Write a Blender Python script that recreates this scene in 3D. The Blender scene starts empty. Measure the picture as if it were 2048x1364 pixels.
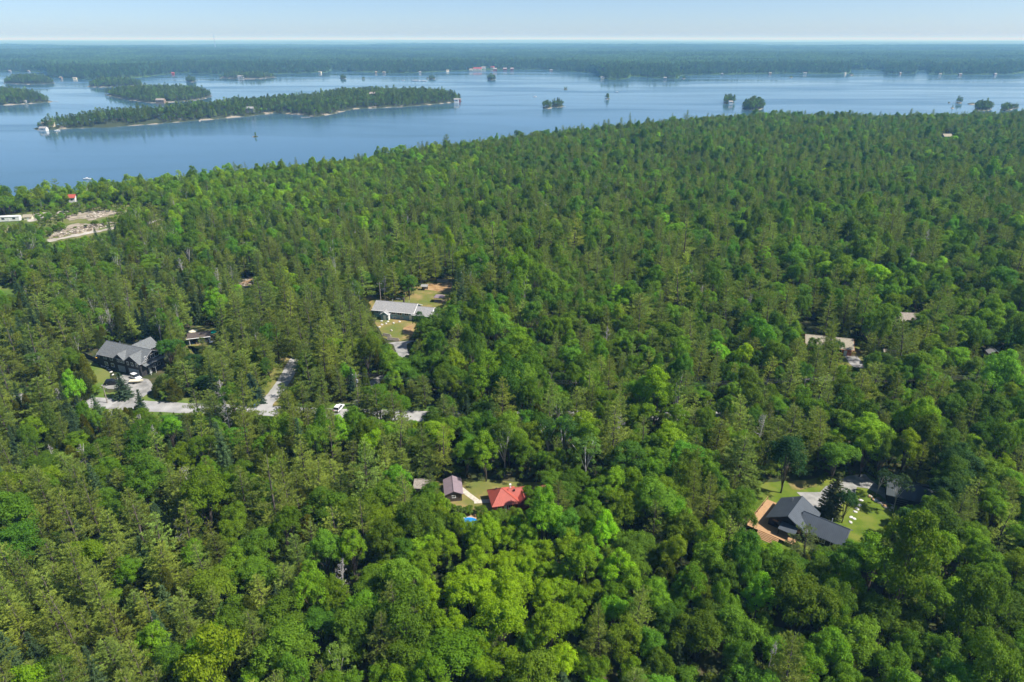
import bpy, math, random
import numpy as np
from mathutils import Vector, Matrix

# ------------------------------------------------------------------ camera, sky, sun, exposure
scene = bpy.context.scene
C = scene.collection
PITCH = math.radians(23.88); CZ = 115.0; F = 1365.33          # F: focal length in pixels of the 2048-wide photo
cam_d = bpy.data.cameras.new('camera'); cam_d.lens = 24; cam_d.sensor_width = 36
cam_d.clip_start = 1; cam_d.clip_end = 200000
cam = bpy.data.objects.new('camera', cam_d); C.objects.link(cam)
cam.location = (0, 0, CZ); cam.rotation_euler = (math.pi / 2 - PITCH, 0, 0)
scene.camera = cam

SUN_EL = math.radians(51); SUN_AZ = math.atan2(0.95, -0.22)      # azimuth from +Y towards +X
to_sun = Vector((math.sin(SUN_AZ) * math.cos(SUN_EL), math.cos(SUN_AZ) * math.cos(SUN_EL), math.sin(SUN_EL)))
world = bpy.data.worlds.new('World'); scene.world = world; world.use_nodes = True
wn = world.node_tree.nodes; wn.clear()
sky = wn.new('ShaderNodeTexSky'); sky.sky_type = 'NISHITA'; sky.sun_disc = False
sky.sun_elevation = SUN_EL; sky.sun_rotation = SUN_AZ; sky.altitude = 200
sky.air_density = 0.6; sky.dust_density = 0.62; sky.ozone_density = 5.0
bgn = wn.new('ShaderNodeBackground'); bgn.inputs[1].default_value = 0.104
wo = wn.new('ShaderNodeOutputWorld')
world.node_tree.links.new(sky.outputs[0], bgn.inputs[0]); world.node_tree.links.new(bgn.outputs[0], wo.inputs[0])
sun_d = bpy.data.lights.new('sun', 'SUN'); sun_d.energy = 4.9; sun_d.angle = math.radians(0.6); sun_d.color = (1, 0.965, 0.91)
sun = bpy.data.objects.new('sun', sun_d); C.objects.link(sun)
sun.rotation_euler = (-to_sun).to_track_quat('-Z', 'Y').to_euler(); sun.location = (200, -50, 300)
vs = scene.view_settings
vs.view_transform = 'Standard'; vs.look = 'None'; vs.gamma = 1; vs.use_curve_mapping = False; vs.exposure = 0.57
scene.render.engine = 'CYCLES'
cy = scene.cycles
cy.max_bounces = 8; cy.diffuse_bounces = 4; cy.glossy_bounces = 2; cy.transmission_bounces = 3; cy.volume_bounces = 1
cy.use_adaptive_sampling = True; cy.adaptive_threshold = 0.012
cy.use_denoising = True; cy.denoiser = 'OPENIMAGEDENOISE'; cy.denoising_input_passes = 'RGB_ALBEDO_NORMAL'; cy.denoising_prefilter = 'ACCURATE'

rng = np.random.default_rng(7)
R = math.radians

# ------------------------------------------------------------------ pixel <-> world
sP, cP = math.sin(PITCH), math.cos(PITCH)
def ray(px, py):
    x = (np.asarray(px, float) - 1024) / F; y = -(np.asarray(py, float) - 682) / F
    return x, cP + y * sP, -sP + y * cP
def at(px, py, z=10.0):
    x, y, d = ray(px, py); t = (z - CZ) / d
    return Vector((float(x * t), float(y * t), z))
def at_np(px, py, z):
    x, y, d = ray(px, py); t = (z - CZ) / d
    return x * t, y * t
def proj(x, y, z):
    zz = np.asarray(z) - CZ
    zc = y * cP - zz * sP; yc = y * sP + zz * cP
    zc = np.maximum(zc, 1e-3)
    return 1024 + F * x / zc, 682 - F * yc / zc

def hash2(ix, iy, s):
    h = (ix.astype(np.int64) * 374761393 + iy.astype(np.int64) * 668265263 + s * 974634721) & 0xffffffff
    h = ((h ^ (h >> 13)) * 1274126177) & 0xffffffff
    return ((h ^ (h >> 16)) & 0xffff) / 65535.0
def vnoise(x, y, s=0):
    x = np.asarray(x, float); y = np.asarray(y, float)
    ix = np.floor(x); iy = np.floor(y); fx = x - ix; fy = y - iy
    fx = fx * fx * (3 - 2 * fx); fy = fy * fy * (3 - 2 * fy)
    a = hash2(ix, iy, s); b = hash2(ix + 1, iy, s); c = hash2(ix, iy + 1, s); d = hash2(ix + 1, iy + 1, s)
    return (a * (1 - fx) + b * fx) * (1 - fy) + (c * (1 - fx) + d * fx) * fy
def fbm(x, y, s=0, o=3):
    v = 0; a = .5
    for i in range(o):
        v = v + a * vnoise(x * 2 ** i, y * 2 ** i, s + i * 17); a *= .5
    return v / (1 - .5 ** o)
def sstep(a, b, x):
    t = np.clip((np.asarray(x, float) - a) / (b - a), 0, 1); return t * t * (3 - 2 * t)

# ------------------------------------------------------------------ materials
def new_mat(name):
    m = bpy.data.materials.new(name); m.use_nodes = True
    nt = m.node_tree; nt.nodes.clear()
    out = nt.nodes.new('ShaderNodeOutputMaterial')
    return m, nt, out
def noise_mat(name, c1, c2, scale=1.0, rough=.8, spec=.3, bump=0.0, c3=None, detail=4, metallic=0, coords='Object', stretch=(1, 1, 1), bscale=None, lo=.35, hi=.65):
    m, nt, out = new_mat(name)
    tc = nt.nodes.new('ShaderNodeTexCoord'); mp = nt.nodes.new('ShaderNodeMapping')
    mp.inputs['Scale'].default_value = stretch
    nt.links.new(tc.outputs[coords], mp.inputs[0])
    nz = nt.nodes.new('ShaderNodeTexNoise'); nz.inputs['Scale'].default_value = scale; nz.inputs['Detail'].default_value = detail
    nt.links.new(mp.outputs[0], nz.inputs[0])
    rp = nt.nodes.new('ShaderNodeValToRGB'); el = rp.color_ramp.elements
    el[0].position = lo; el[1].position = hi
    el[0].color = (*c1, 1); el[1].color = (*c2, 1)
    if c3: e = el.new((lo + hi) / 2); e.color = (*c3, 1)
    nt.links.new(nz.outputs[0], rp.inputs[0])
    p = nt.nodes.new('ShaderNodeBsdfPrincipled')
    p.inputs['Roughness'].default_value = rough; p.inputs['Specular IOR Level'].default_value = spec; p.inputs['Metallic'].default_value = metallic
    nt.links.new(rp.outputs[0], p.inputs['Base Color'])
    if bump:
        n2 = nt.nodes.new('ShaderNodeTexNoise'); n2.inputs['Scale'].default_value = bscale or scale * 3
        nt.links.new(mp.outputs[0], n2.inputs[0])
        bp = nt.nodes.new('ShaderNodeBump'); bp.inputs['Strength'].default_value = .6; bp.inputs['Distance'].default_value = bump
        nt.links.new(n2.outputs[0], bp.inputs['Height']); nt.links.new(bp.outputs[0], p.inputs['Normal'])
    nt.links.new(p.outputs[0], out.inputs[0])
    return m
def var(c, k): return tuple(min(1, v * k) for v in c)
def plain(name, c, rough=.6, spec=.3, scale=2.0, k=.18, metallic=0, **kw):
    return noise_mat(name, var(c, 1 - k), var(c, 1 + k), scale, rough, spec, metallic=metallic, **kw)

def leaf_mat(name, rough=.55, trans=.28, spec=.25):
    m, nt, out = new_mat(name)
    a = nt.nodes.new('ShaderNodeAttribute'); a.attribute_type = 'INSTANCER'; a.attribute_name = 'tint'
    t = nt.nodes.new('ShaderNodeAttribute'); t.attribute_type = 'GEOMETRY'; t.attribute_name = 'tone'
    mul = nt.nodes.new('ShaderNodeVectorMath'); mul.operation = 'SCALE'
    nt.links.new(a.outputs['Vector'], mul.inputs[0]); nt.links.new(t.outputs['Fac'], mul.inputs['Scale'])
    p = nt.nodes.new('ShaderNodeBsdfPrincipled'); p.inputs['Roughness'].default_value = rough; p.inputs['Specular IOR Level'].default_value = spec
    nt.links.new(mul.outputs[0], p.inputs['Base Color'])
    tr = nt.nodes.new('ShaderNodeBsdfTranslucent')
    tm = nt.nodes.new('ShaderNodeVectorMath'); tm.operation = 'MULTIPLY'; tm.inputs[1].default_value = (1.15, 1.3, .6)
    nt.links.new(mul.outputs[0], tm.inputs[0]); nt.links.new(tm.outputs[0], tr.inputs[0])
    mx = nt.nodes.new('ShaderNodeMixShader'); mx.inputs[0].default_value = trans
    nt.links.new(p.outputs[0], mx.inputs[1]); nt.links.new(tr.outputs[0], mx.inputs[2])
    nt.links.new(mx.outputs[0], out.inputs[0])
    return m
def shingle_mat(name, c, row=.35):
    m = noise_mat(name, var(c, .78), var(c, 1.22), 3.0, .9, .2, detail=6)
    return m
def metal_roof_mat(name, c, rough=.38):
    return noise_mat(name, var(c, .93), var(c, 1.07), .7, rough, .5)

M = {}
M['leaf'] = leaf_mat('foliage', .6, .46, .10)
M['needle'] = leaf_mat('needles', .6, .36, .10)
M['bark'] = noise_mat('bark', (.07, .055, .045), (.16, .135, .115), 4, .9, .1, .02, stretch=(1, 1, .2))
M['birch_bark'] = noise_mat('birch_bark', (.30, .28, .26), (.62, .60, .56), 3, .8, .2, stretch=(1, 1, 2))
M['dead_wood'] = noise_mat('dead_wood', (.28, .26, .24), (.46, .44, .41), 3, .9, .1)
M['floor'] = noise_mat('forest_floor', (.035, .042, .016), (.10, .085, .045), .25, .95, .1, .05, c3=(.055, .07, .022), detail=8)
M['lawn'] = noise_mat('lawn', (.08, .125, .014), (.165, .19, .032), .22, .9, .1, .03, c3=(.11, .165, .016), detail=9, bscale=3)
M['dry_lawn'] = noise_mat('dry_lawn', (.13, .16, .035), (.30, .22, .09), .16, .9, .1, .03, c3=(.17, .17, .045), detail=9, bscale=3)
M['meadow'] = noise_mat('meadow', (.075, .14, .022), (.17, .19, .05), .12, .95, .1, .05, c3=(.11, .17, .03), detail=9, bscale=2)
M['scrub'] = noise_mat('scrub_ground', (.085, .13, .02), (.33, .27, .17), .05, .95, .1, .05, c3=(.15, .165, .045), detail=10, bscale=1.5, lo=.38, hi=.68)
M['sand'] = noise_mat('pale_sand', (.30, .26, .20), (.52, .48, .41), .2, .95, .1, .03, detail=9)
M['soil'] = noise_mat('grey_soil', (.20, .17, .115), (.42, .36, .28), .25, .95, .1, .03, detail=9)
M['dirt'] = noise_mat('bare_dirt', (.26, .15, .065), (.46, .31, .16), .4, .95, .1, .03, detail=8)
M['gravel'] = noise_mat('gravel', (.21, .205, .19), (.36, .35, .325), .5, .95, .15, .02, detail=10)
M['asphalt'] = noise_mat('road_surface', (.28, .275, .26), (.41, .40, .38), .25, .9, .2, .01, detail=9)
M['concrete'] = plain('concrete', (.52, .47, .38), .9, .2, 1.5)
M['rock'] = noise_mat('rock', (.20, .18, .16), (.46, .42, .36), .8, .9, .2, .05, detail=6)
M['pale_stone'] = plain('pale_stone', (.62, .60, .56), .8, .2, 2)
M['shingle_grey'] = shingle_mat('grey_shingles', (.30, .295, .285))
M['shingle_char'] = shingle_mat('charcoal_shingles', (.155, .165, .165))
M['shingle_tan'] = shingle_mat('tan_shingles', (.33, .295, .22))
M['shingle_brown'] = shingle_mat('brown_shingles', (.30, .26, .22))
M['metal_black'] = metal_roof_mat('black_metal_roof', (.085, .10, .115), .36)
M['metal_shaded'] = metal_roof_mat('tree_shaded_metal_roof', (.028, .042, .045), .5)  # darker roof metal for the garage: shade of the trees put into the colour
M['metal_red'] = metal_roof_mat('red_metal_roof', (.42, .088, .058), .55)
M['metal_mauve'] = metal_roof_mat('mauve_metal_roof', (.25, .19, .21), .5)
M['teal'] = plain('teal_siding', (.19, .31, .35), .7)
M['white'] = plain('white_paint', (.78, .78, .76), .6, k=.05)
M['grey_wall'] = plain('grey_siding', (.26, .26, .26), .7)
M['dark_wall'] = plain('dark_siding', (.045, .043, .042), .7)
M['brown_wall'] = plain('brown_siding', (.10, .078, .066), .8)
M['black_wall'] = plain('black_siding', (.022, .022, .024), .6)
M['orange_wall'] = plain('orange_wood', (.42, .13, .035), .7)
M['red_wall'] = plain('red_wood', (.30, .06, .04), .7)
M['deck'] = noise_mat('deck_boards', (.36, .21, .10), (.50, .31, .165), 1.2, .8, .2, stretch=(1, 8, 1))
M['wood'] = plain('weathered_wood', (.26, .20, .14), .85)
M['log'] = plain('grey_log', (.30, .26, .21), .9)
M['door_grey'] = plain('garage_door', (.25, .30, .33), .5)
M['pole'] = plain('pole_wood', (.30, .26, .22), .9)
M['metal'] = plain('grey_metal', (.5, .52, .54), .4, .5, metallic=.6)
M['wire'] = plain('wire', (.12, .12, .12), .5)
M['red_cloth'] = plain('red_cloth', (.60, .11, .09), .8)
M['green_cloth'] = plain('green_cloth', (.0, .30, .22), .8)
M['cream'] = plain('cream_cloth', (.72, .66, .48), .8)
M['blue_tarp'] = plain('blue_tarp', (.02, .22, .55), .4)
M['yellow'] = plain('yellow_plastic', (.72, .42, .05), .5)
M['tyre'] = plain('tyre', (.02, .02, .02), .8)
M['rim'] = plain('rim', (.45, .45, .46), .35, .5, metallic=.7)
M['car_white'] = plain('white_car_paint', (.80, .80, .79), .25, .5, k=.02)
M['car_black'] = plain('black_car_paint', (.015, .016, .02), .2, .5, k=.1)
M['lamp_glass'] = plain('lamp_glass', (.7, .7, .7), .2, .5)
M['boat_white'] = plain('boat_hull', (.82, .82, .80), .35, .5, k=.03)
M['bluebin'] = plain('blue_plastic', (.03, .10, .25), .5)
def glass_mat():
    m, nt, out = new_mat('window_glass')
    p = nt.nodes.new('ShaderNodeBsdfPrincipled'); p.inputs['Base Color'].default_value = (.02, .025, .03, 1)
    p.inputs['Roughness'].default_value = .06; p.inputs['Specular IOR Level'].default_value = .6
    nz = nt.nodes.new('ShaderNodeTexNoise'); nz.inputs['Scale'].default_value = 1.2
    bp = nt.nodes.new('ShaderNodeBump'); bp.inputs['Distance'].default_value = .01; bp.inputs['Strength'].default_value = .2
    nt.links.new(nz.outputs[0], bp.inputs['Height']); nt.links.new(bp.outputs[0], p.inputs['Normal'])
    nt.links.new(p.outputs[0], out.inputs[0]); return m
M['glass'] = glass_mat()
def water_mat():
    m, nt, out = new_mat('lake_water')
    tc = nt.nodes.new('ShaderNodeTexCoord')
    p = nt.nodes.new('ShaderNodeBsdfPrincipled')
    p.inputs['Base Color'].default_value = (.052, .12, .168, 1); p.inputs['IOR'].default_value = 1.33
    # wind lanes: slick and ruffled water differ in roughness
    mp = nt.nodes.new('ShaderNodeMapping'); mp.inputs['Scale'].default_value = (.0011, .0042, 1); mp.inputs['Rotation'].default_value = (0, 0, R(14))
    nt.links.new(tc.outputs['Object'], mp.inputs[0])
    nz = nt.nodes.new('ShaderNodeTexNoise'); nz.inputs['Scale'].default_value = 1.6; nz.inputs['Detail'].default_value = 5; nz.inputs['Distortion'].default_value = .8
    nt.links.new(mp.outputs[0], nz.inputs[0])
    mr = nt.nodes.new('ShaderNodeMapRange'); mr.inputs[1].default_value = .38; mr.inputs[2].default_value = .66; mr.inputs[3].default_value = .05; mr.inputs[4].default_value = .22
    nt.links.new(nz.outputs[0], mr.inputs[0]); nt.links.new(mr.outputs[0], p.inputs['Roughness'])
    n2 = nt.nodes.new('ShaderNodeTexNoise'); n2.inputs['Scale'].default_value = .35; n2.inputs['Detail'].default_value = 3
    nt.links.new(tc.outputs['Object'], n2.inputs[0])
    bp = nt.nodes.new('ShaderNodeBump'); bp.inputs['Distance'].default_value = .12
    ms = nt.nodes.new('ShaderNodeMapRange'); ms.inputs[1].default_value = .38; ms.inputs[2].default_value = .66; ms.inputs[3].default_value = .12; ms.inputs[4].default_value = .6
    nt.links.new(nz.outputs[0], ms.inputs[0]); nt.links.new(ms.outputs[0], bp.inputs['Strength'])
    nt.links.new(n2.outputs[0], bp.inputs['Height']); nt.links.new(bp.outputs[0], p.inputs['Normal'])
    nt.links.new(p.outputs[0], out.inputs[0]); return m
M['water'] = water_mat()
def far_land_mat():
    m, nt, out = new_mat('far_woods')
    tc = nt.nodes.new('ShaderNodeTexCoord')
    n1 = nt.nodes.new('ShaderNodeTexNoise'); n1.inputs['Scale'].default_value = .0035; n1.inputs['Detail'].default_value = 10; n1.inputs['Roughness'].default_value = .65
    nt.links.new(tc.outputs['Object'], n1.inputs[0])
    rp = nt.nodes.new('ShaderNodeValToRGB'); e = rp.color_ramp.elements
    e[0].position = .36; e[1].position = .66; e[0].color = (.035, .07, .022, 1); e[1].color = (.085, .15, .035, 1)
    nt.links.new(n1.outputs[0], rp.inputs[0])
    p = nt.nodes.new('ShaderNodeBsdfPrincipled'); p.inputs['Roughness'].default_value = .95; p.inputs['Specular IOR Level'].default_value = .05
    nt.links.new(rp.outputs[0], p.inputs['Base Color'])
    n2 = nt.nodes.new('ShaderNodeTexNoise'); n2.inputs['Scale'].default_value = .04; n2.inputs['Detail'].default_value = 4
    nt.links.new(tc.outputs['Object'], n2.inputs[0])
    bp = nt.nodes.new('ShaderNodeBump'); bp.inputs['Distance'].default_value = 10; bp.inputs['Strength'].default_value = 1
    nt.links.new(n2.outputs[0], bp.inputs['Height']); nt.links.new(bp.outputs[0], p.inputs['Normal'])
    nt.links.new(p.outputs[0], out.inputs[0]); return m
M['far'] = far_land_mat()
def shore_mat():
    m, nt, out = new_mat('island_ground')          # bare rock along the waterline, soil and moss above it
    g = nt.nodes.new('ShaderNodeNewGeometry'); sx = nt.nodes.new('ShaderNodeSeparateXYZ'); nt.links.new(g.outputs['Position'], sx.inputs[0])
    nz = nt.nodes.new('ShaderNodeTexNoise'); nz.inputs['Scale'].default_value = .05; nz.inputs['Detail'].default_value = 6
    nt.links.new(g.outputs['Position'], nz.inputs[0])
    ma = nt.nodes.new('ShaderNodeMath'); ma.operation = 'MULTIPLY_ADD'; ma.inputs[1].default_value = -14; ma.inputs[2].default_value = 8.6
    nt.links.new(nz.outputs[0], ma.inputs[0])
    ad = nt.nodes.new('ShaderNodeMath'); ad.operation = 'ADD'; nt.links.new(sx.outputs[2], ad.inputs[0]); nt.links.new(ma.outputs[0], ad.inputs[1])
    rp = nt.nodes.new('ShaderNodeValToRGB'); e = rp.color_ramp.elements
    e[0].position = .0; e[1].position = 1; e[0].color = (.30, .265, .205, 1); e[1].color = (.035, .05, .016, 1)
    mr = nt.nodes.new('ShaderNodeMapRange'); mr.inputs[1].default_value = .8; mr.inputs[2].default_value = 2.2
    nt.links.new(ad.outputs[0], mr.inputs[0]); nt.links.new(mr.outputs[0], rp.inputs[0])
    p = nt.nodes.new('ShaderNodeBsdfPrincipled'); p.inputs['Roughness'].default_value = .9
    nt.links.new(rp.outputs[0], p.inputs['Base Color']); nt.links.new(p.outputs[0], out.inputs[0]); return m
M['shore'] = shore_mat()

# ------------------------------------------------------------------ mesh helpers
def np_mesh(name, verts, quads=None, tris=None, mats=(), tone=None, mat_idx=None, smooth=False):
    me = bpy.data.meshes.new(name)
    verts = np.asarray(verts, np.float32)
    q = np.zeros((0, 4), np.int32) if quads is None else np.asarray(quads, np.int32)
    t = np.zeros((0, 3), np.int32) if tris is None else np.asarray(tris, np.int32)
    me.vertices.add(len(verts)); me.vertices.foreach_set('co', verts.ravel())
    nl = q.size + t.size; me.loops.add(nl); me.loops.foreach_set('vertex_index', np.concatenate([q.ravel(), t.ravel()]))
    me.polygons.add(len(q) + len(t))
    starts = np.concatenate([np.arange(len(q)) * 4, q.size + np.arange(len(t)) * 3]).astype(np.int32)
    me.polygons.foreach_set('loop_start', starts)
    for m in mats: me.materials.append(m)
    if mat_idx is not None: me.polygons.foreach_set('material_index', np.asarray(mat_idx, np.int32))
    if smooth: me.polygons.foreach_set('use_smooth', np.ones(len(q) + len(t), bool))
    if tone is not None:
        a = me.attributes.new('tone', 'FLOAT', 'POINT'); a.data.foreach_set('value', np.asarray(tone, np.float32))
    me.update(calc_edges=True); me.validate()
    return me
class MB:
    """collects boxes, prisms and tubes; build() links them as one mesh object"""
    def __init__(s): s.v = []; s.f = []
    def add(s, vs_, fs_):
        o = len(s.v); s.v += [tuple(v) for v in vs_]; s.f += [tuple(i + o for i in f) for f in fs_]; return s
    def box(s, c, d, rz=0.0):
        x, y, z = [k / 2 for k in d]; ca, sa = math.cos(rz), math.sin(rz); vs_ = []
        for sz in (-z, z):
            for (ax, ay) in ((-x, -y), (x, -y), (x, y), (-x, y)):
                vs_.append((c[0] + ax * ca - ay * sa, c[1] + ax * sa + ay * ca, c[2] + sz))
        return s.add(vs_, [(3, 2, 1, 0), (4, 5, 6, 7), (0, 1, 5, 4), (1, 2, 6, 5), (2, 3, 7, 6), (3, 0, 4, 7)])
    def prism(s, poly, z0, z1):
        n = len(poly); vs_ = [(p[0], p[1], z0) for p in poly] + [(p[0], p[1], z1) for p in poly]
        return s.add(vs_, [tuple(range(n - 1, -1, -1)), tuple(range(n, 2 * n))] + [(i, (i + 1) % n, n + (i + 1) % n, n + i) for i in range(n)])
    def slab(s, quad, th):
        """a sloped roof plane (4 or 3 corners, counter-clockwise from above) with thickness th downwards"""
        n = len(quad); vs_ = [tuple(q) for q in quad] + [(q[0], q[1], q[2] - th) for q in quad]
        return s.add(vs_, [tuple(range(n)), tuple(range(2 * n - 1, n - 1, -1))] + [(i, n + i, n + (i + 1) % n, (i + 1) % n) for i in range(n)])
    def tube(s, pts, rad, n=6):
        pts = [Vector(p) for p in pts]; rs = rad if isinstance(rad, (list, tuple)) else [rad] * len(pts)
        o = len(s.v); prev = None
        for i, p in enumerate(pts):
            d = (pts[min(i + 1, len(pts) - 1)] - pts[max(i - 1, 0)]).normalized()
            u = d.cross(Vector((0, 0, 1)) if abs(d.z) < .9 else Vector((1, 0, 0))).normalized()
            if prev is not None and u.dot(prev) < 0: u = -u
            prev = u; w = d.cross(u)
            for k in range(n):
                a = 2 * math.pi * k / n; s.v.append(tuple(p + (u * math.cos(a) + w * math.sin(a)) * rs[i]))
        for i in range(len(pts) - 1):
            for k in range(n):
                s.f.append((o + i * n + k, o + i * n + (k + 1) % n, o + (i + 1) * n + (k + 1) % n, o + (i + 1) * n + k))
        s.f.append(tuple(o + k for k in range(n - 1, -1, -1))); e = o + (len(pts) - 1) * n; s.f.append(tuple(e + k for k in range(n)))
        return s
    def blob(s, c, d, seed=0, n=8, m=5, rough=.2):
        r = random.Random(seed); o = len(s.v)
        for j in range(m + 1):
            th = math.pi * j / m
            for k in range(n):
                a = 2 * math.pi * k / n; q = 1 + r.uniform(-rough, rough) if 0 < j < m else 1
                s.v.append((c[0] + d[0] * .5 * q * math.sin(th) * math.cos(a), c[1] + d[1] * .5 * q * math.sin(th) * math.sin(a), c[2] + d[2] * .5 * q * math.cos(th)))
        for j in range(m):
            for k in range(n):
                s.f.append((o + j * n + k, o + (j + 1) * n + k, o + (j + 1) * n + (k + 1) % n, o + j * n + (k + 1) % n))
        return s
    def build(s, name, mat, parent=None, smooth=False, bevel=0):
        me = bpy.data.meshes.new(name); me.from_pydata(s.v, [], s.f); me.materials.append(M[mat] if isinstance(mat, str) else mat)
        if smooth: me.polygons.foreach_set('use_smooth', [True] * len(me.polygons))
        me.update()
        o = bpy.data.objects.new(name, me); C.objects.link(o)
        if parent is not None: o.parent = parent
        if bevel:
            b = o.modifiers.new('bevel', 'BEVEL'); b.width = bevel; b.segments = 2; b.limit_method = 'ANGLE'
        return o
def tag(o, label=None, cat=None, group=None, kind=None):
    if label: o['label'] = label
    if cat: o['category'] = cat
    if group: o['group'] = group
    if kind: o['kind'] = kind
    return o
def empty(name, loc, rz=0.0, label=None, cat=None, group=None):
    o = bpy.data.objects.new(name, None); C.objects.link(o); o.empty_display_size = .5
    o.location = loc; o.rotation_euler = (0, 0, rz)
    return tag(o, label, cat, group)
def copy_tree(o, parent=None):
    c = o.copy(); C.objects.link(c); c.parent = parent
    for ch in o.children: copy_tree(ch, c)
    return c

# ------------------------------------------------------------------ the land
shore_px = [(-300, 395), (-120, 378), (0, 366), (120, 362), (250, 350), (400, 334), (500, 322), (620, 311), (750, 298), (880, 281), (1000, 266), (1120, 252), (1250, 241), (1400, 232), (1470, 226), (1550, 222), (1700, 226), (1850, 224), (2048, 220), (2300, 219)]
_sx, _sy = at_np([p[0] for p in shore_px], [p[1] for p in shore_px], 17.0)
def y_shore(x): return np.interp(x, _sx, _sy) + 10 * (vnoise(np.asarray(x) / 45.0, 0 * np.asarray(x), 5) - .5)
def gz(x, y):
    x = np.asarray(x, float); y = np.asarray(y, float)
    sd = y_shore(x) - y
    base = 10 * sstep(-4, 110, sd) - 3 * sstep(0, 14, -sd)
    nz = 5.0 * (fbm(x / 140.0, y / 140.0, 3) - .5) * sstep(290, 420, np.hypot(x * .8, y)) * sstep(10, 120, sd)
    return base + nz + .6
def G(v): return float(gz(v[0], v[1]))
def grid_obj(name, xs, ys, zf, mat, off=0.0, kind='structure', smooth=True):
    X, Y = np.meshgrid(xs, ys); Z = zf(X, Y) + off
    nx, ny = len(xs), len(ys); i = np.arange(nx * ny).reshape(ny, nx)
    q = np.stack([i[:-1, :-1], i[:-1, 1:], i[1:, 1:], i[1:, :-1]], -1).reshape(-1, 4)
    me = np_mesh(name, np.stack([X, Y, Z], -1).reshape(-1, 3), q, mats=[M[mat]], smooth=smooth)
    o = bpy.data.objects.new(name, me); C.objects.link(o); o['kind'] = kind; return o
GZ0 = 10.6
grid_obj('ground', np.arange(-1000, 1700, 8.0), np.arange(-200, 1240, 8.0), gz, 'floor')
# lake: one sheet to the horizon
b = MB(); b.add([(-90000, 250, 0), (90000, 250, 0), (90000, 90000, 0), (-90000, 90000, 0)], [(0, 1, 2, 3)])
tag(b.build('lake_water', 'water'), kind='structure')

# land beyond the lake
far_px = [(-900, 143), (-300, 143), (0, 143), (60, 144), (96, 144), (99, 155), (145, 158), (191, 160), (240, 158), (301, 153), (330, 149), (359, 146), (437, 149), (500, 149), (560, 147.6), (658, 145), (661, 139.5), (689, 142), (737, 145), (790, 147), (832, 146), (890, 143), (942, 141), (1027, 140), (1078, 139), (1147, 144), (1195, 147), (1201, 157), (1230, 160), (1256, 158), (1260, 152), (1300, 156), (1355, 158), (1362, 151), (1446, 149.5), (1519, 147.6), (1614, 147.6), (1698, 147.6), (1703, 140), (1767, 141), (1771, 147.6), (1830, 147.6), (1833, 142), (1855, 143), (1859, 149.5), (1940, 150), (2023, 149), (2048, 145), (2200, 147), (2600, 146), (3200, 146)]
_fa = np.array([(p[0] - 1024) / F for p in far_px]); _fpx = np.array(far_px)
_fx, _fy = at_np(_fpx[:, 0], _fpx[:, 1], 0.0)
_fang = np.arctan2(_fx, _fy); _frad = np.hypot(_fx, _fy)
def far_sd(x, y):
    a = np.arctan2(x, y); r = np.hypot(x, y)
    return r - np.interp(a, _fang, _frad) + 30 * (vnoise(a * 420, a * 0, 9) - .5)
def far_h(x, y):
    sd = far_sd(x, y); r = np.hypot(x, y)
    h = 14 * sstep(0, 250, sd) + sstep(50, 900, sd) * 46 * (fbm(x / 1500., y / 900., 21) - .34) + sstep(2000, 7000, sd) * 50 * (fbm(x / 4200., y / 2600., 31) - .35)
    h = h + sstep(9000, 26000, sd) * 60 * (fbm(x / 9000., y / 6000., 41) - .3)
    return np.where(sd > 0, np.maximum(h, .6) * sstep(0, 30, sd) + .4, -3.0)
def polar_far():
    aa = np.linspace(-.95, .95, 560)
    rr = np.concatenate([np.arange(2150, 3500, 14), np.geomspace(3500, 62000, 120)])
    A, RR = np.meshgrid(aa, rr); X = RR * np.sin(A); Y = RR * np.cos(A); Z = far_h(X, Y)
    ny, nx = X.shape; i = np.arange(nx * ny).reshape(ny, nx)
    q = np.stack([i[:-1, :-1], i[:-1, 1:], i[1:, 1:], i[1:, :-1]], -1).reshape(-1, 4)
    zq = Z.ravel()[q]; q = q[(zq > -2.9).any(1)]
    used = np.unique(q); mp = np.full(nx * ny, -1); mp[used] = np.arange(len(used))
    me = np_mesh('far_shore_terrain', np.stack([X, Y, Z], -1).reshape(-1, 3)[used], mp[q], mats=[M['far']], smooth=True)
    o = bpy.data.objects.new('far_shore_terrain', me); C.objects.link(o); o['kind'] = 'structure'
polar_far()

# islands: waterline outlines read off the photo, laid on the lake
def inside(poly, x, y):
    x = np.asarray(x); y = np.asarray(y); r = np.zeros(x.shape, bool); n = len(poly)
    for i in range(n):
        x1, y1 = poly[i]; x2, y2 = poly[(i + 1) % n]
        c = ((y1 > y) != (y2 > y)) & (x < (x2 - x1) * (y - y1) / (y2 - y1 + 1e-9) + x1); r ^= c
    return r
def edge_dist(poly, x, y):
    d = np.full(np.shape(x), 1e9)
    for i in range(len(poly)):
        x1, y1 = poly[i]; x2, y2 = poly[(i + 1) % len(poly)]
        L = (x2 - x1) ** 2 + (y2 - y1) ** 2 + 1e-9
        t = np.clip(((x - x1) * (x2 - x1) + (y - y1) * (y2 - y1)) / L, 0, 1)
        d = np.minimum(d, np.hypot(x - x1 - t * (x2 - x1), y - y1 - t * (y2 - y1)))
    return d
def jag(poly, step, amp, seed):
    out = []; r = random.Random(seed)
    for i in range(len(poly)):
        a = Vector(poly[i]); c = Vector(poly[(i + 1) % len(poly)]); n = max(1, int((c - a).length / step))
        for k in range(n):
            p = a.lerp(c, k / n); out.append((p.x + r.uniform(-amp, amp), p.y + r.uniform(-amp, amp)))
    return out
islands = []          # (polygon in metres, top height, name phrase, tree density, tall)
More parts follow.
